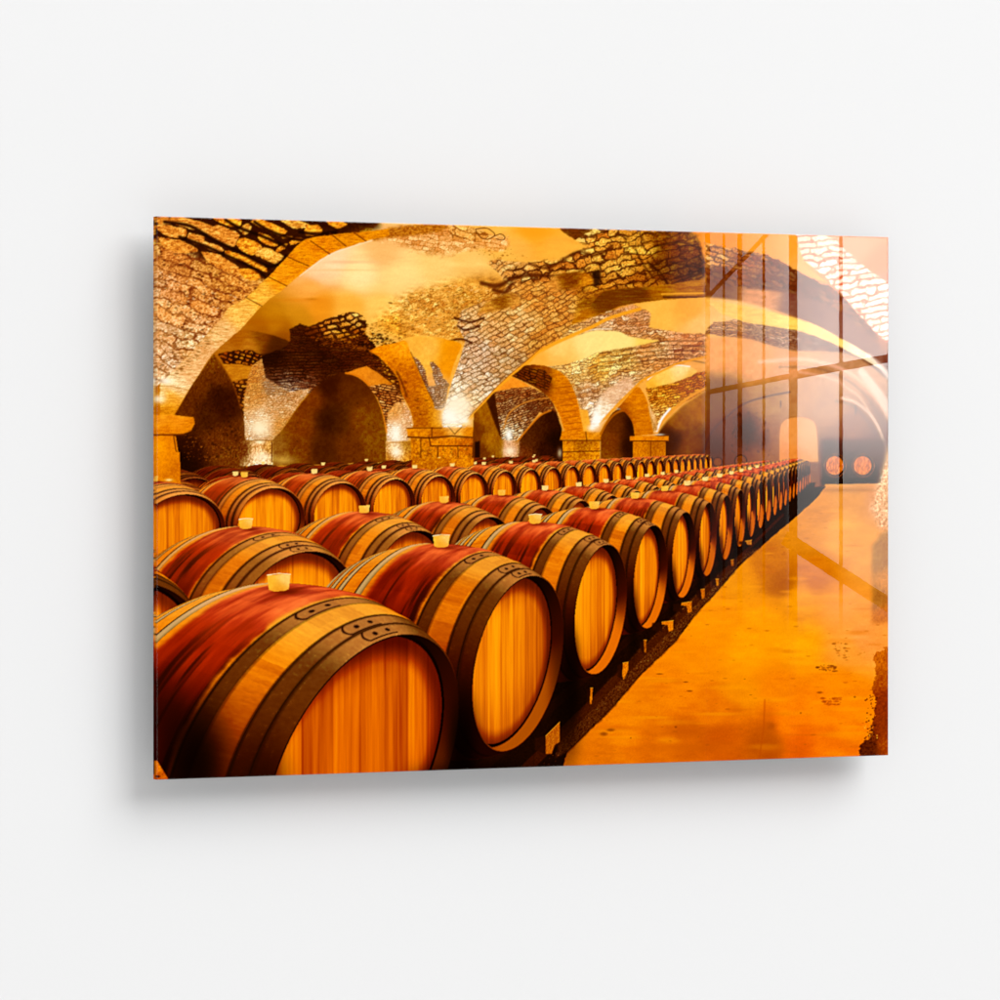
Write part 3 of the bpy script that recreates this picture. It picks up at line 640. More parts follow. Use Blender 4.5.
    # arch leg to pier 2
    flat(cr([(512, 376), (520, 370), (527, 365), (546, 366), (562, 373), (571.6, 385), (578, 403), (584, 432)]) + cr([(565, 432), (560, 416), (552, 401), (540, 390), (527, 383)]),
         [(525, 374, (90, 44, 6)), (540, 372, (170, 92, 10)), (545, 384, (120, 62, 6)), (560, 378, (226, 134, 16)), (560, 395, (214, 120, 8)), (568, 410, (222, 126, 10)), (574, 425, (226, 130, 14)), (562, 386, (216, 124, 10))], rough=.4, grain=.2, sc=1.4, ax=3, seed=96)
    stones([(514, 376), (527, 368), (545, 370), (552, 378), (548, 390), (538, 387), (526, 382)], (150, 80, 10), (26, 10, 2), 22, 7, 2.6, .1, .9, rough=1, seed=97, alpha=.85)
    for k in range(8):
        line([(556 + k * 1.6, 388 + k * 6), (572 + k * 1.5, 386 + k * 6)], .7, (170, 84, 4), .7, .2)
    flat([(580, 409), (588, 410), (592, 432), (584, 432)], (246, 172, 60), soft=.5, grain=.1, seed=98)
    flat([(562, 431), (603, 432), (603, 440), (560, 440)], [(570, 436, (226, 132, 16)), (595, 436, (224, 136, 24))], rough=.5, grain=.2, sc=1.3, ax=2, seed=99)
    flat([(563, 440), (600, 440), (600, 466), (563, 466)], [(570, 450, (222, 134, 18)), (582, 445, (180, 104, 16)), (595, 455, (226, 140, 24)), (580, 460, (206, 122, 16))], grain=.3, sc=1.7, seed=100)
    for pl in ([(560, 440.5), (603, 440.5)], [(563, 452), (600, 451)], [(586, 432), (587, 440)]):
        line(pl, 1.1, (106, 54, 6), .7, .3)
    glow(597, 418, 4.5, 10, (255, 253, 240), 1.); glow(592, 428, 4, 3, (255, 250, 230), .9)
    # alcove + pier 3
    flat(cr([(601, 437), (606, 424), (614, 412), (625, 408), (632, 418), (635, 436)]) + [(635, 462), (601, 462)], [(612, 440, (140, 78, 8)), (620, 425, (120, 66, 10)), (630, 425, (40, 18, 4)), (630, 445, (50, 24, 6)), (608, 455, (150, 86, 12))], grain=.2, sc=2, seed=101)
    line(cr([(601, 434), (607, 423), (615, 414), (624, 410)]), 2.4, (190, 106, 12), .9, .4)
    flat(cr([(618, 408), (626, 399), (637, 387), (643, 392), (648, 403), (652, 418), (655, 434)]) + cr([(635, 436), (633, 424), (627, 414), (620, 410)]), [(632, 400, (224, 130, 12)), (640, 405, (220, 128, 14)), (646, 425, (214, 122, 12)), (624, 408, (180, 94, 6))], grain=.16, sc=1.4, ax=3, seed=102)
    flat([(648, 404), (656, 416), (658, 430), (654, 434)], (226, 170, 100), soft=.4, grain=.3, seed=103)
    flat([(630, 436), (669, 436), (669, 441), (630, 441)], (230, 134, 18), rough=.4, grain=.15, seed=104)
    flat([(633, 441), (666, 441), (666, 462), (633, 462)], [(640, 450, (220, 130, 12)), (655, 448, (190, 106, 8)), (662, 455, (216, 126, 14))], grain=.16, sc=2, ax=.6, seed=105)
    line([(630, 441), (668, 441)], 1., (110, 56, 6), .8); line([(651, 442), (651, 458)], .8, (130, 66, 6), .7)
    glow(660, 434.5, 5, .9, (250, 236, 220), .8); glow(619, 409, 2, 1, (150, 160, 200), .6)
    # left pier with capital
    flat([(150, 415), (172, 415), (194, 417), (195, 424), (191, 431), (184, 434), (150, 436)], [(160, 420, (244, 156, 40)), (180, 420, (244, 150, 34)), (188, 428, (222, 128, 20)), (165, 431, (228, 132, 18))], rough=.6, grain=.16, sc=1.6, ax=3, seed=106)
    line([(150, 435), (184, 434.5)], 1.6, (120, 58, 8), .8, .5)
    flat([(150, 436), (176, 436), (179, 455), (181, 490), (150, 490)], [(160, 450, (253, 158, 10)), (172, 445, (226, 130, 14)), (170, 470, (248, 148, 8)), (176, 480, (206, 116, 8))], grain=.12, sc=2, seed=107)
    line([(174, 437), (176, 450), (179, 455)], 1., (90, 46, 8), .7, .3)

    # ---------- right side: far vaults
    flat([(705, 225), (800, 225), (800, 262), (830, 284), (792, 270), (745, 252), (705, 243)], [(720, 240, (248, 146, 34)), (760, 245, (252, 160, 54)), (785, 250, (253, 164, 60)), (800, 268, (252, 170, 80))], grain=.04, seed=110)
    stones([(705, 243), (745, 250), (770, 256), (796, 270), (836, 290), (872, 320), (880, 340), (840, 332), (800, 312), (745, 296), (705, 292)],
           [(715, 255, (238, 160, 84)), (750, 265, (190, 110, 50)), (760, 285, (150, 84, 40)), (800, 290, (140, 78, 36)), (840, 310, (166, 96, 56)), (720, 280, (140, 76, 30))], (84, 44, 20), 18, 12, 4.6, .1, 1.1, rough=2.5, seed=111, warp=.8, mk=.9, loss=.3)
    flat(cr([(705, 284), (745, 288), (795, 294), (840, 312), (880, 344)]) + cr([(886, 372), (860, 352), (838, 338), (800, 319), (745, 302), (705, 297)]), [(720, 292, (150, 88, 40)), (760, 298, (220, 140, 84)), (800, 305, (150, 90, 62)), (850, 330, (160, 98, 72))], soft=1, grain=.12, sc=2, ax=3, seed=112)
    stones([(714, 322), (745, 318), (800, 324), (840, 338), (868, 355), (850, 356), (800, 352), (770, 348), (745, 340), (720, 336), (704, 334)],
           [(730, 328, (200, 130, 76)), (770, 335, (180, 120, 80)), (820, 345, (160, 104, 76))], (90, 52, 32), 8, 11, 2.4, .0, .8, rough=2, seed=113, alpha=.9, warp=1., loss=.3)
    flat(cr([(706, 300), (745, 306), (799, 319), (820, 327), (842, 339), (868, 354), (884, 370)]) + cr([(876, 366), (850, 352), (828, 341), (799, 331), (770, 326), (745, 322), (722, 314)]), [(740, 314, (252, 194, 92)), (790, 324, (255, 206, 96)), (830, 337, (255, 214, 110)), (865, 356, (255, 226, 170))], rough=.6, grain=.08, sc=1.6, ax=4, seed=114)
    flat([(795, 226), (898, 226), (898, 300), (872, 280), (846, 250), (828, 237)], [(860, 245, (236, 150, 96)), (880, 262, (222, 130, 70)), (885, 285, (226, 130, 90))], soft=.5, grain=.04, seed=115)
    # white lit voussoirs
    stones(cr([(796, 232), (828, 236), (845, 249), (862, 264), (878, 276), (898, 290)]) + cr([(898, 352), (880, 336), (866, 322), (850, 304), (836, 288), (822, 274), (806, 262), (800, 250)]),
           [(810, 245, (255, 236, 214)), (850, 280, (255, 232, 212)), (885, 320, (255, 236, 222))], (176, 78, 34), -7, 24, 6.4, .1, 1.7, rough=1.2, seed=116, var=.06, grain=.06, warp=.6)
    flat(cr([(706, 338), (745, 338), (790, 350), (850, 354), (889, 380)]) + [(889, 500), (706, 470)], [(720, 350, (244, 160, 84)), (760, 360, (244, 160, 90)), (790, 362, (232, 156, 96)), (850, 370, (206, 140, 96)), (720, 400, (150, 92, 40)), (740, 430, (124, 66, 30)), (770, 400, (190, 124, 66)), (800, 395, (200, 130, 80)), (830, 410, (190, 124, 80)), (850, 430, (160, 96, 60)), (870, 450, (130, 80, 52)), (720, 440, (130, 76, 44)), (770, 440, (170, 100, 50)), (840, 450, (140, 84, 50))], soft=1, grain=.08, sc=4, seed=117)
    for pl, col, wd, al in (([(760, 362), (799, 359), (820, 362), (842, 369), (862, 382), (878, 400), (892, 424)], (252, 200, 160), 3., .8), ([(780, 367), (815, 368), (840, 376), (858, 388), (871, 402), (886, 428)], (120, 76, 60), 1.6, .5),
                            ([(800, 372), (830, 378), (848, 388), (862, 400), (880, 430)], (250, 196, 160), 1.6, .7), ([(842, 398), (855, 402), (868, 412), (878, 426), (886, 448)], (255, 214, 186), 1.8, .85), ([(836, 401), (852, 405), (864, 416), (874, 430), (883, 455)], (70, 44, 36), 1.4, .5),
                            ([(862, 372), (878, 392), (892, 414)], (255, 232, 210), 6, .75)):
        line(cr(pl), wd * 1.3, col, al * .7, 1.3)
    line(cr([(868, 356), (880, 366), (892, 380)]), 5, (255, 236, 220), .7, 2)
    # far vault line, wall stains
    line(cr([(704, 452), (712, 432), (728, 416), (744, 404), (765, 397), (790, 392)]), 1.8, (92, 60, 60), .6, .6)
    glow(748, 432, 10, 16, (62, 36, 26), .7, 3); glow(762, 440, 8, 10, (80, 46, 30), .5, 3); glow(716, 446, 10, 14, (80, 50, 40), .6, 3)
    specks([(735, 412), (765, 412), (775, 455), (730, 455)], 140, (44, 26, 24), (.5, 1.8), 118, .45, .8)
    line([(781, 401), (781, 407)], 1.2, (80, 50, 50), .6); line([(856, 406), (856, 414)], 2., (70, 50, 50), .4)
    for k in range(5):
        line([(706, 402 + k * 9), (775, 398 + k * 9)], .6, (120, 70, 36), .25)
    # lit doorway
    flat(cr([(779, 462), (779, 436), (781, 424), (788, 418), (800, 416.5), (810, 418.5), (816, 424), (818, 436), (819, 462)]), [(790, 430, (232, 150, 78)), (808, 440, (236, 160, 96)), (790, 455, (230, 140, 66))], grain=.05, seed=119, soft=.8)
    line(cr([(779, 462), (779, 436), (781, 424), (788, 418), (800, 416.5), (810, 418.5), (816, 424), (818, 436), (819, 462)]), 1., (150, 86, 40), .5, .4)
    # dark end wall with two barrels
    flat([(822, 440), (886, 440), (886, 486), (822, 486)], [(835, 480, (44, 26, 22)), (870, 480, (50, 30, 24)), (850, 462, (70, 44, 36)), (850, 442, (104, 64, 44)), (826, 450, (80, 50, 34)), (880, 450, (100, 60, 40))], soft=2, grain=.2, sc=2, seed=120)
    for cx in (835.5, 863.5):
        for rr_, cc in ((12.6, (50, 28, 20)), (11.9, (180, 112, 66)), (11.2, (40, 20, 12)), (9.5, (214, 116, 34))):
            a = np.linspace(0, 2 * np.pi, 40, endpoint=False)
            flat([(cx + rr_ * .96 * math.cos(t) - (.6 if rr_ < 10 else 0), 465.5 + rr_ * math.sin(t)) for t in a], cc, grain=.3, sc=2.4, ax=.35, seed=121)
    flat([(822, 478), (884, 478), (882, 485), (822, 485)], (30, 18, 16), soft=1, seed=122, alpha=.85)
    # distant barrels behind pier 3
    for cx, cy, r in ((699, 462, 7), (741, 461, 6.5), (718, 462, 5)):
        a = np.linspace(0, 2 * np.pi, 30, endpoint=False)
        flat([(cx + r * math.cos(t), cy + r * math.sin(t)) for t in a], (66, 34, 12), grain=.1, seed=123)
        flat([(cx + r * .84 * math.cos(t), cy + r * .84 * math.sin(t)) for t in a], (150, 84, 26), grain=.1, seed=124)

    # ---------- floor
    fl = [(826, 484), (898, 483), (898, 775), (556, 775), (567, 752), (610, 710), (640, 675), (677, 639), (696, 614), (715, 593), (741, 563), (762, 545), (790, 522), (812, 500)]
    F = [(850, 487, (222, 150, 80)), (850, 500, (232, 154, 66)), (820, 510, (226, 142, 50)), (880, 500, (226, 150, 90)), (842, 530, (246, 168, 70)), (865, 550, (240, 158, 66)), (805, 535, (226, 140, 34)), (770, 562, (214, 124, 12)), (782, 582, (196, 108, 4)), (740, 580, (240, 150, 14)),
         (815, 575, (216, 122, 14)), (800, 600, (246, 156, 18)), (840, 615, (250, 152, 52)), (862, 640, (252, 158, 76)), (850, 650, (254, 160, 60)), (800, 640, (255, 166, 24)), (760, 620, (255, 158, 8)), (720, 620, (252, 150, 4)), (700, 650, (250, 144, 2)), (750, 660, (255, 156, 6)), (680, 690, (244, 136, 0)), (640, 700, (238, 134, 4)),
         (620, 730, (240, 134, 2)), (660, 740, (224, 120, 0)), (690, 735, (212, 108, 0)), (712, 712, (232, 126, 0)), (720, 740, (212, 104, 0)), (745, 690, (240, 140, 4)), (775, 690, (244, 134, 2)), (790, 720, (246, 128, 0)), (768, 745, (198, 98, 0)), (820, 710, (250, 134, 0)), (850, 720, (250, 134, 0)), (840, 690, (248, 138, 6)), (800, 745, (226, 108, 0)), (830, 748, (240, 122, 0)), (600, 750, (222, 120, 2))]
    flat(fl, F, rough=1., grain=.07, sc=7, ax=2.2, seed=130)
    for (x, y, a, b_, c, k) in ((768, 732, 8, 22, (196, 98, 0), .45), (735, 708, 9, 7, (212, 108, 0), .5), (692, 730, 30, 7, (200, 98, 0), .45), (712, 705, 6, 12, (214, 110, 0), .4), (622, 728, 24, 2.4, (222, 120, 0), .5), (700, 748, 60, 5, (206, 104, 0), .5), (772, 726, 5, 4, (176, 84, 2), .5),
                            (800, 668, 70, 2.4, (240, 140, 20), .4), (760, 676, 10, 8, (236, 128, 2), .5), (845, 615, 18, 26, (254, 170, 96), .45), (700, 660, 50, 3, (240, 136, 2), .4), (790, 600, 60, 3, (250, 160, 30), .4), (850, 490, 40, 2, (190, 110, 50), .5)):
        glow(x, y, a, b_, c, k)
    rsf = np.random.RandomState(21)
    for _ in range(130):
        yy_ = 490 + 265 * rsf.rand() ** .8; xx_ = 600 + 280 * rsf.rand()
        if xx_ < 826 - (yy_ - 484) * 1.0: continue
        sc_f = (yy_ - 443) / 200.
        glow(xx_, yy_, sc_f * (4 + 16 * rsf.rand()), sc_f * (.6 + 2.2 * rsf.rand()), (255, 172, 34) if rsf.rand() < .5 else (206, 104, 4), .12 + .2 * rsf.rand(), 3)
    line([(765, 700), (764, 728), (759, 762)], 1.6, (196, 92, 0), .55, .8)
    specks(fl, 240, (190, 96, 4), (.3, 1.0), 131, .45, 3.)
    for cx, cy, rx, ry in ((604, 734, 4, 2), (611, 730, 4, 1.6), (660, 674, 3.4, .8), (690, 691, 3, 1), (686, 682, 2.5, .7), (820, 692.5, 3, 1.2), (855, 697, 1.2, 1), (676, 727, 1.3, 1), (631, 738, .8, .8), (745, 679, 1, .5), (751, 695, 1.6, .4), (801, 713, .9, .8)):
        glow(cx, cy, rx, ry, (140, 70, 6), .6, 3)
    specks([(816, 664), (835, 666), (840, 672), (818, 671)], 60, (140, 70, 20), (.4, 1.2), 132, .6, 2)
    specks([(822, 698), (842, 698), (840, 705), (824, 705)], 60, (190, 90, 6), (.4, 1.3), 133, .6, 2)
    specks([(832, 640), (848, 642), (850, 664), (838, 656)], 50, (170, 90, 20), (.4, 1.1), 134, .5, 2)
    # right margin of rough earth
    flat([(874, 652), (882, 650), (898, 640), (898, 775), (856, 775), (862, 744), (872, 736), (876, 700), (872, 690), (876, 672)], [(880, 660, (206, 108, 20)), (880, 680, (186, 92, 6)), (884, 700, (160, 70, 0)), (882, 730, (156, 70, 2)), (870, 748, (110, 50, 6)), (886, 745, (180, 88, 4))], rough=3, grain=.2, sc=2, seed=135)
    specks([(862, 740), (874, 722), (878, 740), (876, 756), (858, 756)], 150, (80, 30, 6), (.5, 1.4), 136, .8, 1.2)
    specks([(868, 735), (864, 696), (878, 694), (876, 735)], 60, (96, 40, 4), (.4, 1.0), 137, .8, 1.2)
    specks([(858, 735), (874, 700), (878, 740)], 30, (255, 180, 70), (.4, .9), 138, .8, 1.2)
    flat([(872, 545), (886, 530), (898, 520), (898, 620), (872, 625)], [(880, 560, (160, 104, 60)), (888, 580, (206, 128, 60)), (876, 600, (150, 92, 40)), (882, 615, (190, 100, 30))], soft=2, rough=2, grain=.16, sc=2, seed=139, alpha=.6)
    # rough pale wall foot on the right edge
    flat([(872, 508), (878, 484), (884, 462), (889, 448), (898, 440), (898, 530), (880, 530)], [(885, 470, (246, 190, 130)), (880, 500, (240, 180, 120)), (886, 520, (236, 170, 110))], soft=2.5, rough=3, grain=.35, sc=2.2, seed=140)

    # ---------- gravel strip and darkness below the rows
    flat([(440, 790), (455, 700), (560, 640), (700, 540), (790, 490), (826, 486), (815, 500), (790, 522), (762, 546), (741, 564), (715, 594), (696, 614), (677, 640), (640, 676), (610, 711), (567, 753), (556, 790)], (30, 13, 3), rough=.8, grain=.5, sc=1.2, seed=141)
    gv = [(556, 758), (560, 735), (600, 690), (640, 650), (680, 610), (740, 555), (762, 546), (741, 564), (715, 594), (696, 614), (677, 640), (640, 676), (610, 711), (567, 753)]
    flat(gv, [(590, 715, (96, 50, 16)), (640, 665, (104, 54, 16)), (690, 610, (104, 56, 18)), (740, 560, (90, 52, 20))], rough=1.5, grain=.8, sc=.9, seed=142, soft=1)
    specks(gv, 900, (150, 84, 24), (.3, .8), 143, .7, 1.1)
    specks(gv, 120, (230, 160, 80), (.25, .6), 144, .8, 1.)
    specks([(520, 762), (552, 756), (566, 745), (575, 756), (556, 766)], 40, (190, 120, 60), (.3, .8), 145, .8, 1.)

    # ---------- barrels, far rows first
    d = BD; a = BA
    rs = np.random.RandomState(7)
    r3 = np.array([-3.0168, 3.8506])
    # rows beyond row three (only their backs show, in the dark)
    for row, off, H, dk, rng in ((6, 3.6, .635, .38, range(0, 22)), (5, 2.55, .64, .30, range(0, 22)), (4, 1.15, .66, .16, range(1, 24))):
        for n in reversed(list(rng)):
            c = r3 + a * off + d * .6451 * (n - 1 + .3 * (row % 2))
            if c[1] < 1: continue
            x = BX0 + BF * c[0] / c[1]
            if x < 120 or x > 566: continue
            barrel(c, H, BYH + 2.7, stain=.9, seed=row * 40 + n, pale=.85, dark=dk, lift=.15, cork=(n % 3 == 0), tint=(.95, .82, .7))
    # pier bases in front of the far rows
    flat([(412, 458), (474, 458), (473, 484), (412, 484)], [(430, 462, (204, 118, 14)), (460, 462, (220, 130, 20)), (445, 470, (200, 112, 10))], soft=.6, grain=.24, sc=2, seed=85)
    flat([(150, 452), (180, 452), (181, 492), (150, 492)], [(160, 460, (240, 144, 12)), (174, 470, (216, 122, 8))], grain=.1, sc=2, seed=107)
    glow(169, 480, 4, 1.4, (255, 220, 140), .9)
    for n in range(24, -1, -1):
        c = r3 + d * .6451 * n
        barrel(c, .6151, BYH + 2.75, stain=.8, seed=300 + n, pale=.7, lift=.22, cork=n < 9)
    # rows one and two
    b2 = np.array([-.313, 1.880]); p = .647
    for n in range(24, -1, -1):
        # row two
        c = b2 + d * p * n + a * (2 * .357 + .418 - .03)
        yo = min(n * 1.0, 5.)
        barrel(c, .737, BYH + yo * .9, stain=.95, seed=500 + n, pale=.3, lift=.12, cork=n < 11)
    c = b2 + a * 1.10 - d * p * 1.02
    barrel(c, .725, BYH - 3, stain=.9, seed=499, cork=False)
    # sleepers the rows lie on
    def pj(n, lat, hgt):
        e = b2 + d * p * n - a * lat
        return BX0 + BF * e[0] / e[1], BYH + BF * hgt / e[1]
    for lat, col_ in ((-.10, (44, 18, 4)), (.04, (78, 36, 8))):
        for n in np.arange(-1., 19, .5):
            q_ = [pj(n, lat, 1.05), pj(n + .5, lat, 1.05), pj(n + .5, lat, 1.10), pj(n, lat, 1.10)]
            flat(q_, col_, grain=.3, sc=1.5, seed=160, alpha=.8)
    for n in range(20, 0, -1):
        c = b2 + d * p * n
        if 10 < n: flat([(BX0 + BF * (c[0] + .02) / c[1] - 3, BYH + BF * 1.02 / c[1] - 2), (BX0 + BF * (c[0] + .1) / c[1] + 2, BYH + BF * 1.02 / c[1] - 2), (BX0 + BF * (c[0] + .1) / c[1], BYH + BF * 1.15 / c[1])], (30, 16, 8), seed=1)
        barrel(c, .737, BYH, stain=1., seed=600 + n, cork=n < 12, lift=.10 if n > 2 else .04)
    barrel(b2, .737, BYH, stain=1., seed=613, low=.8, dl=.96)
    barrel(b2 - d * p * .98 + np.array([.012, 0]), .742, BYH, stain=1., seed=614, low=.45, dl=.88)
    glow(196, 765, 34, 62, (8, 1, 0), .93, 2.6); glow(168, 715, 22, 40, (20, 3, 0), .55, 2.4); glow(262, 790, 26, 50, (30, 10, 1), .6, 2.4)
    glow(462, 752, 15, 58, (4, 1, 0), .9, 3); glow(480, 780, 60, 18, (6, 2, 0), .85, 3); glow(566, 700, 14, 60, (5, 2, 0), .6, 2.6)
    for n in range(1, 8):                     # the dark gap between neighbouring heads
        e = b2 + d * p * (n - .52); z = BF / e[1]
        glow(BX0 + BF * e[0] / e[1] + .02 * z, BYH + .90 * z, .028 * z, .17 * z, (6, 2, 0), .6, 3)
    flat([(150, 768), (157, 760), (168, 778), (168, 792), (148, 792)], [(156, 768, (232, 130, 20)), (163, 778, (200, 96, 6))], grain=.2, seed=150)
    glow(158, 776.5, 2.4, 1.2, (60, 20, 4), .8, 3)
    for q_, c1 in (([(546, 736), (560, 722), (560, 742), (555, 745), (552, 754), (546, 754)], (196, 106, 22)), ([(590.5, 688), (593, 688), (592, 704), (590, 704)], (216, 120, 16)), ([(623, 663), (628.5, 662), (628.5, 670), (624, 680), (622.5, 676)], (226, 128, 16)), ([(644, 640), (646.8, 640), (646.4, 653), (644.5, 652)], (190, 106, 14)),
                   ([(662, 622), (673.6, 620.6), (673.6, 630), (669, 632), (668, 625), (662, 624.5)], (230, 130, 16)), ([(682, 603), (692, 601.6), (692, 612), (688, 613), (687, 606), (681, 605.5)], (216, 120, 16)), ([(701, 589.4), (704.8, 589), (704.8, 598), (702, 599)], (206, 112, 16)), ([(716, 579), (718.8, 579), (718.8, 586), (716.5, 586)], (196, 112, 18)),
                   ([(745.5, 541), (752, 540), (752, 545), (748, 545)], (200, 120, 40)), ([(731, 560), (734, 559.6), (734, 566), (731.5, 566)], (180, 100, 20))):
        w_c = q_[1][0] - q_[0][0] + 2; h_c = max(b for _, b in q_) - q_[0][1]
        flat([(q_[0][0] - w_c * .7, q_[0][1] + h_c * .12), (q_[0][0] + .3, q_[0][1]), (q_[0][0] + .3, q_[0][1] + h_c), (q_[0][0] - w_c * .7, q_[0][1] + h_c * .8)], (52, 24, 6), soft=.4, grain=.3, seed=152, alpha=.8)
        flat(q_, c1, grain=.2, sc=1.4, ax=.6, seed=151)
        line([q_[0], q_[1]], .8, (255, 176, 60), .6)
    np.clip(IMG, 0, 255, out=IMG)
    # contrast of the print: deep saturated browns, full bright oranges
    IMG[..., 0] = np.interp(IMG[..., 0], (0, 60, 110, 147, 199, 229, 245, 255), (0, 46, 90, 125, 190, 234, 249, 255))
    IMG[..., 1] = np.interp(IMG[..., 1], (0, 30, 80, 98, 117, 135, 183, 212, 255), (0, 11, 49, 78, 103, 129, 179, 213, 255))
    IMG[..., 2] = np.interp(IMG[..., 2], (0, 12, 25, 75, 119, 255), (0, 0, 3, 56, 116, 255))
    # the print's own crispness
    k = .10 + .45 * sst(430, 470, YY)[..., None]
    s = IMG + k * (IMG - blur(IMG, 2))
    return np.clip(s, 0, 255)


# ---------------------------------------------------------------- materials
def mat(name):
    m = bpy.data.materials.new(name); m.use_nodes = True
    t = m.node_tree; t.nodes.clear()
    o = t.nodes.new('ShaderNodeOutputMaterial')
    return m, t, o


def simple(name, col, rough, noise=0., scale=60., bump=0.):
    m, t, o = mat(name)
    b = t.nodes.new('ShaderNodeBsdfPrincipled'); b.inputs['Roughness'].default_value = rough
    b.inputs['Specular IOR Level'].default_value = .25
    tcn = t.nodes.new('ShaderNodeTexCoord'); nz = t.nodes.new('ShaderNodeTexNoise'); nz.inputs['Scale'].default_value = scale
    nz.inputs['Detail'].default_value = 6
    t.links.new(tcn.outputs['Object'], nz.inputs['Vector'])
    mr = t.nodes.new('ShaderNodeMapRange'); mr.inputs[3].default_value = 1 - noise; mr.inputs[4].default_value = 1 + noise
    t.links.new(nz.outputs['Fac'], mr.inputs[0])
    mx = t.nodes.new('ShaderNodeVectorMath'); mx.operation = 'SCALE'; mx.inputs[0].default_value = col
    t.links.new(mr.outputs[0], mx.inputs['Scale']); t.links.new(mx.outputs[0], b.inputs['Base Color'])
    if bump:
        bp = t.nodes.new('ShaderNodeBump'); bp.inputs['Strength'].default_value = bump; bp.inputs['Distance'].default_value = .0004
        t.links.new(nz.outputs['Fac'], bp.inputs['Height']); t.links.new(bp.outputs[0], b.inputs['Normal'])
    t.links.new(b.outputs[0], o.inputs[0])
    return m


M_wall = simple('matte_white_paint', (WALL, WALL, WALL), .95, .006, 240., .10)
M_wall.node_tree.nodes['Principled BSDF'].inputs['Specular IOR Level'].default_value = .0
M_dark = simple('dark_stained_wood', (.012, .008, .006), .8, .2, 40.)
M_alu = simple('brushed_aluminium', (.5, .5, .5), .5, .05, 90.)

M_ink, t, o = mat('printed_ink')
at = t.nodes.new('ShaderNodeAttribute'); at.attribute_name = 'ink'
df = t.nodes.new('ShaderNodeBsdfDiffuse'); sc_ = t.nodes.new('ShaderNodeVectorMath'); sc_.operation = 'SCALE'; sc_.inputs['Scale'].default_value = INK
t.links.new(at.outputs['Color'], sc_.inputs[0]); t.links.new(sc_.outputs[0], df.inputs['Color']); t.links.new(df.outputs[0], o.inputs[0])

M_acr, t, o = mat('clear_acrylic')
fr = t.nodes.new('ShaderNodeFresnel'); fr.inputs[0].default_value = 1.49
tr = t.nodes.new('ShaderNodeBsdfTransparent'); gl = t.nodes.new('ShaderNodeBsdfGlossy'); gl.inputs['Roughness'].default_value = 0.0
mx = t.nodes.new('ShaderNodeMixShader')
ge = t.nodes.new('ShaderNodeNewGeometry'); one = t.nodes.new('ShaderNodeMath'); one.operation = 'SUBTRACT'; one.inputs[0].default_value = 1
t.links.new(ge.outputs['Backfacing'], one.inputs[1]); ml = t.nodes.new('ShaderNodeMath'); ml.operation = 'MULTIPLY'
t.links.new(fr.outputs[0], ml.inputs[0]); t.links.new(one.outputs[0], ml.inputs[1])     # light leaving the sheet is not trapped
t.links.new(ml.outputs[0], mx.inputs[0]); t.links.new(tr.outputs[0], mx.inputs[1]); t.links.new(gl.outputs[0], mx.inputs[2]); t.links.new(mx.outputs[0], o.inputs[0])


def mesh_obj(name, verts, faces, m, parent=None):
    me = bpy.data.meshes.new(name); me.from_pydata(verts, [], faces); me.update()
    ob = bpy.data.objects.new(name, me); scn.collection.objects.link(ob)
    me.materials.append(m)
    if parent: ob.parent = parent
    return ob


def slab(name, pts, y0, y1, m, parent=None):
    """a flat polygon in x, z given thickness from y0 to y1"""
    n = len(pts)
    v = [(x, y0, z) for x, z in pts] + [(x, y1, z) for x, z in pts]
    f = [tuple(range(n)), tuple(range(2 * n - 1, n - 1, -1))] + [(i, i + n, (i + 1) % n + n, (i + 1) % n) for i in range(n)]
    ob = mesh_obj(name, v, f, m, parent)
    import bmesh
    bm = bmesh.new(); bm.from_mesh(ob.data); bmesh.ops.recalc_face_normals(bm, faces=bm.faces); bm.to_mesh(ob.data); bm.free()
    return ob


# ---------------------------------------------------------------- the wall
wall = mesh_obj('wall', [(-12, 0, -8), (12, 0, -8), (12, 0, 8), (-12, 0, 8)], [(0, 1, 2, 3)], M_wall)
wall['kind'] = 'structure'; wall['label'] = 'plain matte white wall behind the panel'; wall['category'] = 'wall'

# ---------------------------------------------------------------- the acrylic print
root = bpy.data.objects.new('wall_print', None); scn.collection.objects.link(root); root.empty_display_size = .1
root.location = (0, 0, 0)
root['label'] = 'glossy acrylic panel printed with a barrel cellar picture, hung on the white wall'
root['category'] = 'wall print'

ART = paint()


def ink_at(X, Z):
    """ink colour at print position X, Z: the picture is laid over the sheet with its own (slight) keystone"""
    ya = math.radians(YAW)
    rx = X - CX; ry = YF - CY; rz = Z - CZ
    a = rx * math.cos(ya) - ry * math.sin(ya); d = rx * math.sin(ya) + ry * math.cos(ya)
    px = 500 + FPX * a / d; py = YHOR - FPX * rz / d
    u = np.clip((px - PX0) * SS - .5, 0, PW - 1.01); v = np.clip((py - PY0) * SS - .5, 0, PH - 1.01)
    iu = u.astype(int); iv = v.astype(int); fu = (u - iu)[..., None]; fv = (v - iv)[..., None]
    c = (ART[iv, iu] * (1 - fu) + ART[iv, iu + 1] * fu) * (1 - fv) + (ART[iv + 1, iu] * (1 - fu) + ART[iv + 1, iu + 1] * fu) * fv
    c = c / 255.
    return np.where(c <= .04045, c / 12.92, ((c + .055) / 1.055) ** 2.4)


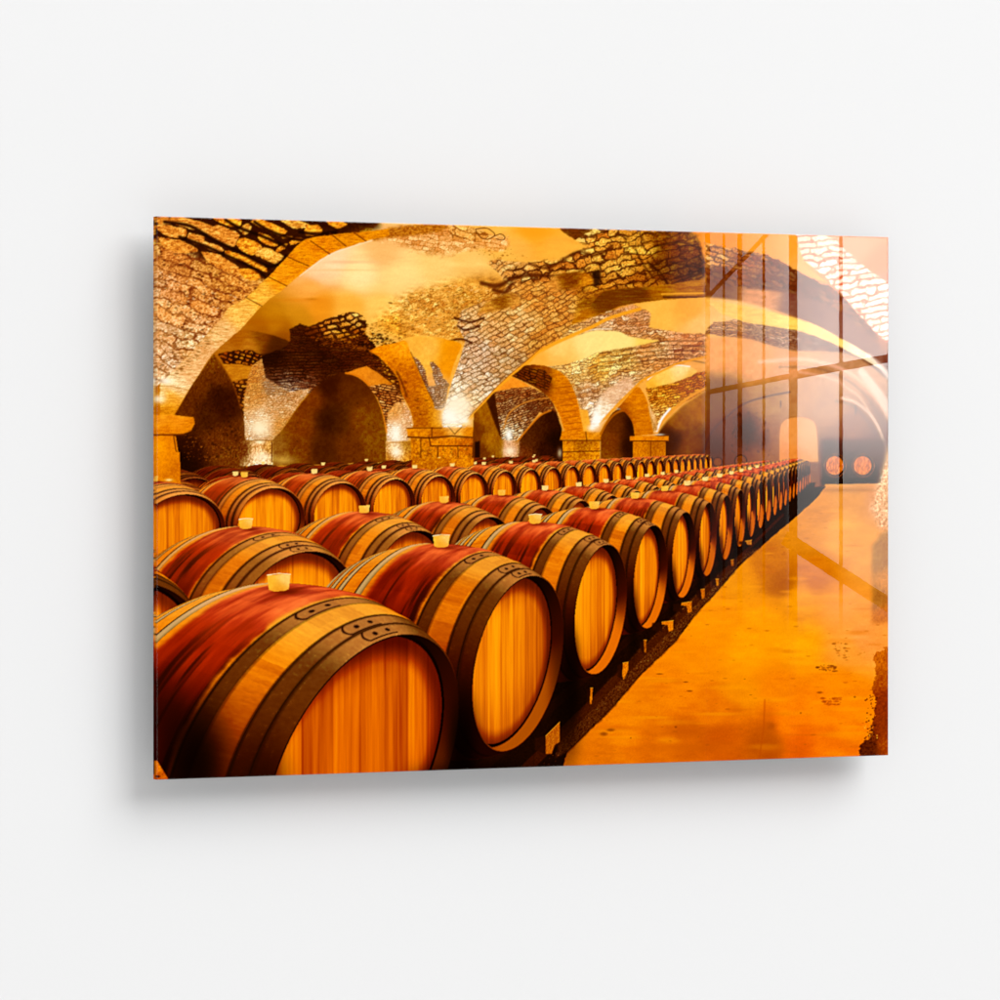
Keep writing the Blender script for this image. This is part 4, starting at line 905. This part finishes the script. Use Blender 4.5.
TH = .0100       # body thickness; the picture wraps round the four edges, mirrored
YP = YF + .0006
xs = np.concatenate([[-W2, -W2], np.linspace(-W2, W2, 1151), [W2, W2]])
zs = np.concatenate([[-H2, -H2], np.linspace(-H2, H2, 781), [H2, H2]])
dx = np.concatenate([[TH, .0004], np.zeros(1151), [.0004, TH]]); dz = np.concatenate([[TH, .0004], np.zeros(781), [.0004, TH]])
X, Z = np.meshgrid(xs, zs); DX, DZ = np.meshgrid(dx, dz)
Y = YP + np.maximum(DX, DZ)
XM = np.where(X < 0, X + DX, X - DX); ZM = np.where(Z < 0, Z + DZ, Z - DZ)
r_, c_ = X.shape
co = np.stack([X, Y, Z], -1).reshape(-1, 3).astype(np.float32)
lin = ink_at(XM, ZM).reshape(-1, 3)
idx = np.arange(r_ * c_).reshape(r_, c_)
q = np.stack([idx[:-1, :-1], idx[:-1, 1:], idx[1:, 1:], idx[1:, :-1]], -1).reshape(-1, 4)
gr, gc = np.meshgrid(np.arange(r_ - 1), np.arange(c_ - 1), indexing='ij')
skip = ((gr < 2) | (gr >= r_ - 3)) & ((gc < 2) | (gc >= c_ - 3))
q = q[~skip.reshape(-1)]
me = bpy.data.meshes.new('printed_picture')
me.vertices.add(len(co)); me.vertices.foreach_set('co', co.ravel())
me.loops.add(q.size); me.loops.foreach_set('vertex_index', q.ravel().astype(np.int32))
me.polygons.add(len(q)); me.polygons.foreach_set('loop_start', np.arange(0, q.size, 4, dtype=np.int32))
me.update(calc_edges=True)
ca = me.color_attributes.new('ink', 'FLOAT_COLOR', 'POINT')
ca.data.foreach_set('color', np.concatenate([lin, np.ones((len(lin), 1))], 1).astype(np.float32).ravel())
me.materials.append(M_ink)
pic = bpy.data.objects.new('printed_picture', me); scn.collection.objects.link(pic); pic.parent = root
pic['label'] = 'orange picture of rows of wine barrels in a vaulted stone cellar'

# clear face sheet with a small polished bevel
b = .0010
o4 = [(-W2, -H2), (W2, -H2), (W2, H2), (-W2, H2)]
i4 = [(-W2 + b, -H2 + b), (W2 - b, -H2 + b), (W2 - b, H2 - b), (-W2 + b, H2 - b)]
v = [(x * 1.0004, YF + .0004, z * 1.0006) for x, z in o4] + [(x, YF, z) for x, z in i4]
f = [(4, 5, 6, 7)]
for k in range(4):
    n_ = (k + 1) % 4
    f += [(k, n_, n_ + 4, k + 4)]
mesh_obj('acrylic_sheet', v, f, M_acr, root)
slab('backing_board', [(-W2 + .002, -H2 + .002), (W2 - .002, -H2 + .002), (W2 - .002, H2 - .002), (-W2 + .002, H2 - .002)], YF + .0085, YF + .0098, M_alu, root)
for z in (.17, -.17):                     # hanging rails that hold the panel off the wall
    slab('hanging_rail', [(-.26, z - .012), (.26, z - .012), (.26, z + .012), (-.26, z + .012)], YF + .0099, -.0005, M_alu, root)

# ---------------------------------------------------------------- the window whose bars mirror in the glossy face
win_ = bpy.data.objects.new('window', None); scn.collection.objects.link(win_); win_.location = (1.98, -3.0, -.75)
win_['label'] = 'tall daylight window with dark glazing bars, mirrored in the right third of the glossy panel'
win_['category'] = 'window'


def wbar(name, p0, p1, w, y=-3.0, th=.003):
    dx_ = -(y + 3.0) * .56; p0 = (p0[0] + dx_, p0[1]); p1 = (p1[0] + dx_, p1[1])
    (x0, z0), (x1, z1) = p0, p1
    L_ = math.hypot(x1 - x0, z1 - z0); nx, nz_ = -(z1 - z0) / L_ * w / 2, (x1 - x0) / L_ * w / 2
    ob = slab(name, [(x0 + nx, z0 + nz_), (x1 + nx, z1 + nz_), (x1 - nx, z1 - nz_), (x0 - nx, z0 - nz_)], y, y + th, M_dark)
    ob.parent = win_; ob.matrix_parent_inverse = win_.matrix_basis.inverted()
    return ob


wbar('stile', (1.7835, -.75), (1.7835, .78), .009)
for x, w in ((1.8189, .004), (1.8545, .009), (1.9081, .0045), (1.9745, .0175), (2.0834, .0068)):
    wbar('glazing_bar', (x, -.75 if w > .017 else -.30), (x, .78), w, -3.0 - .03)
wbar('transom', (1.7835, .186), (1.9733, .2208), .010, -2.97)
wbar('transom', (1.9733, .2208), (2.26, .269), .016, -2.97)
wbar('brace', (1.7835, .370), (1.9500, .530), .008, -2.97)
wbar('sill', (1.955, -.098), (2.26, -.272), .028, -2.97)
wbar('head_rail', (1.76, .79), (2.45, .79), .03)
wbar('stile', (2.40, -.75), (2.40, .78), .03)
wbar('bottom_rail', (1.76, -.76), (2.45, -.76), .03)
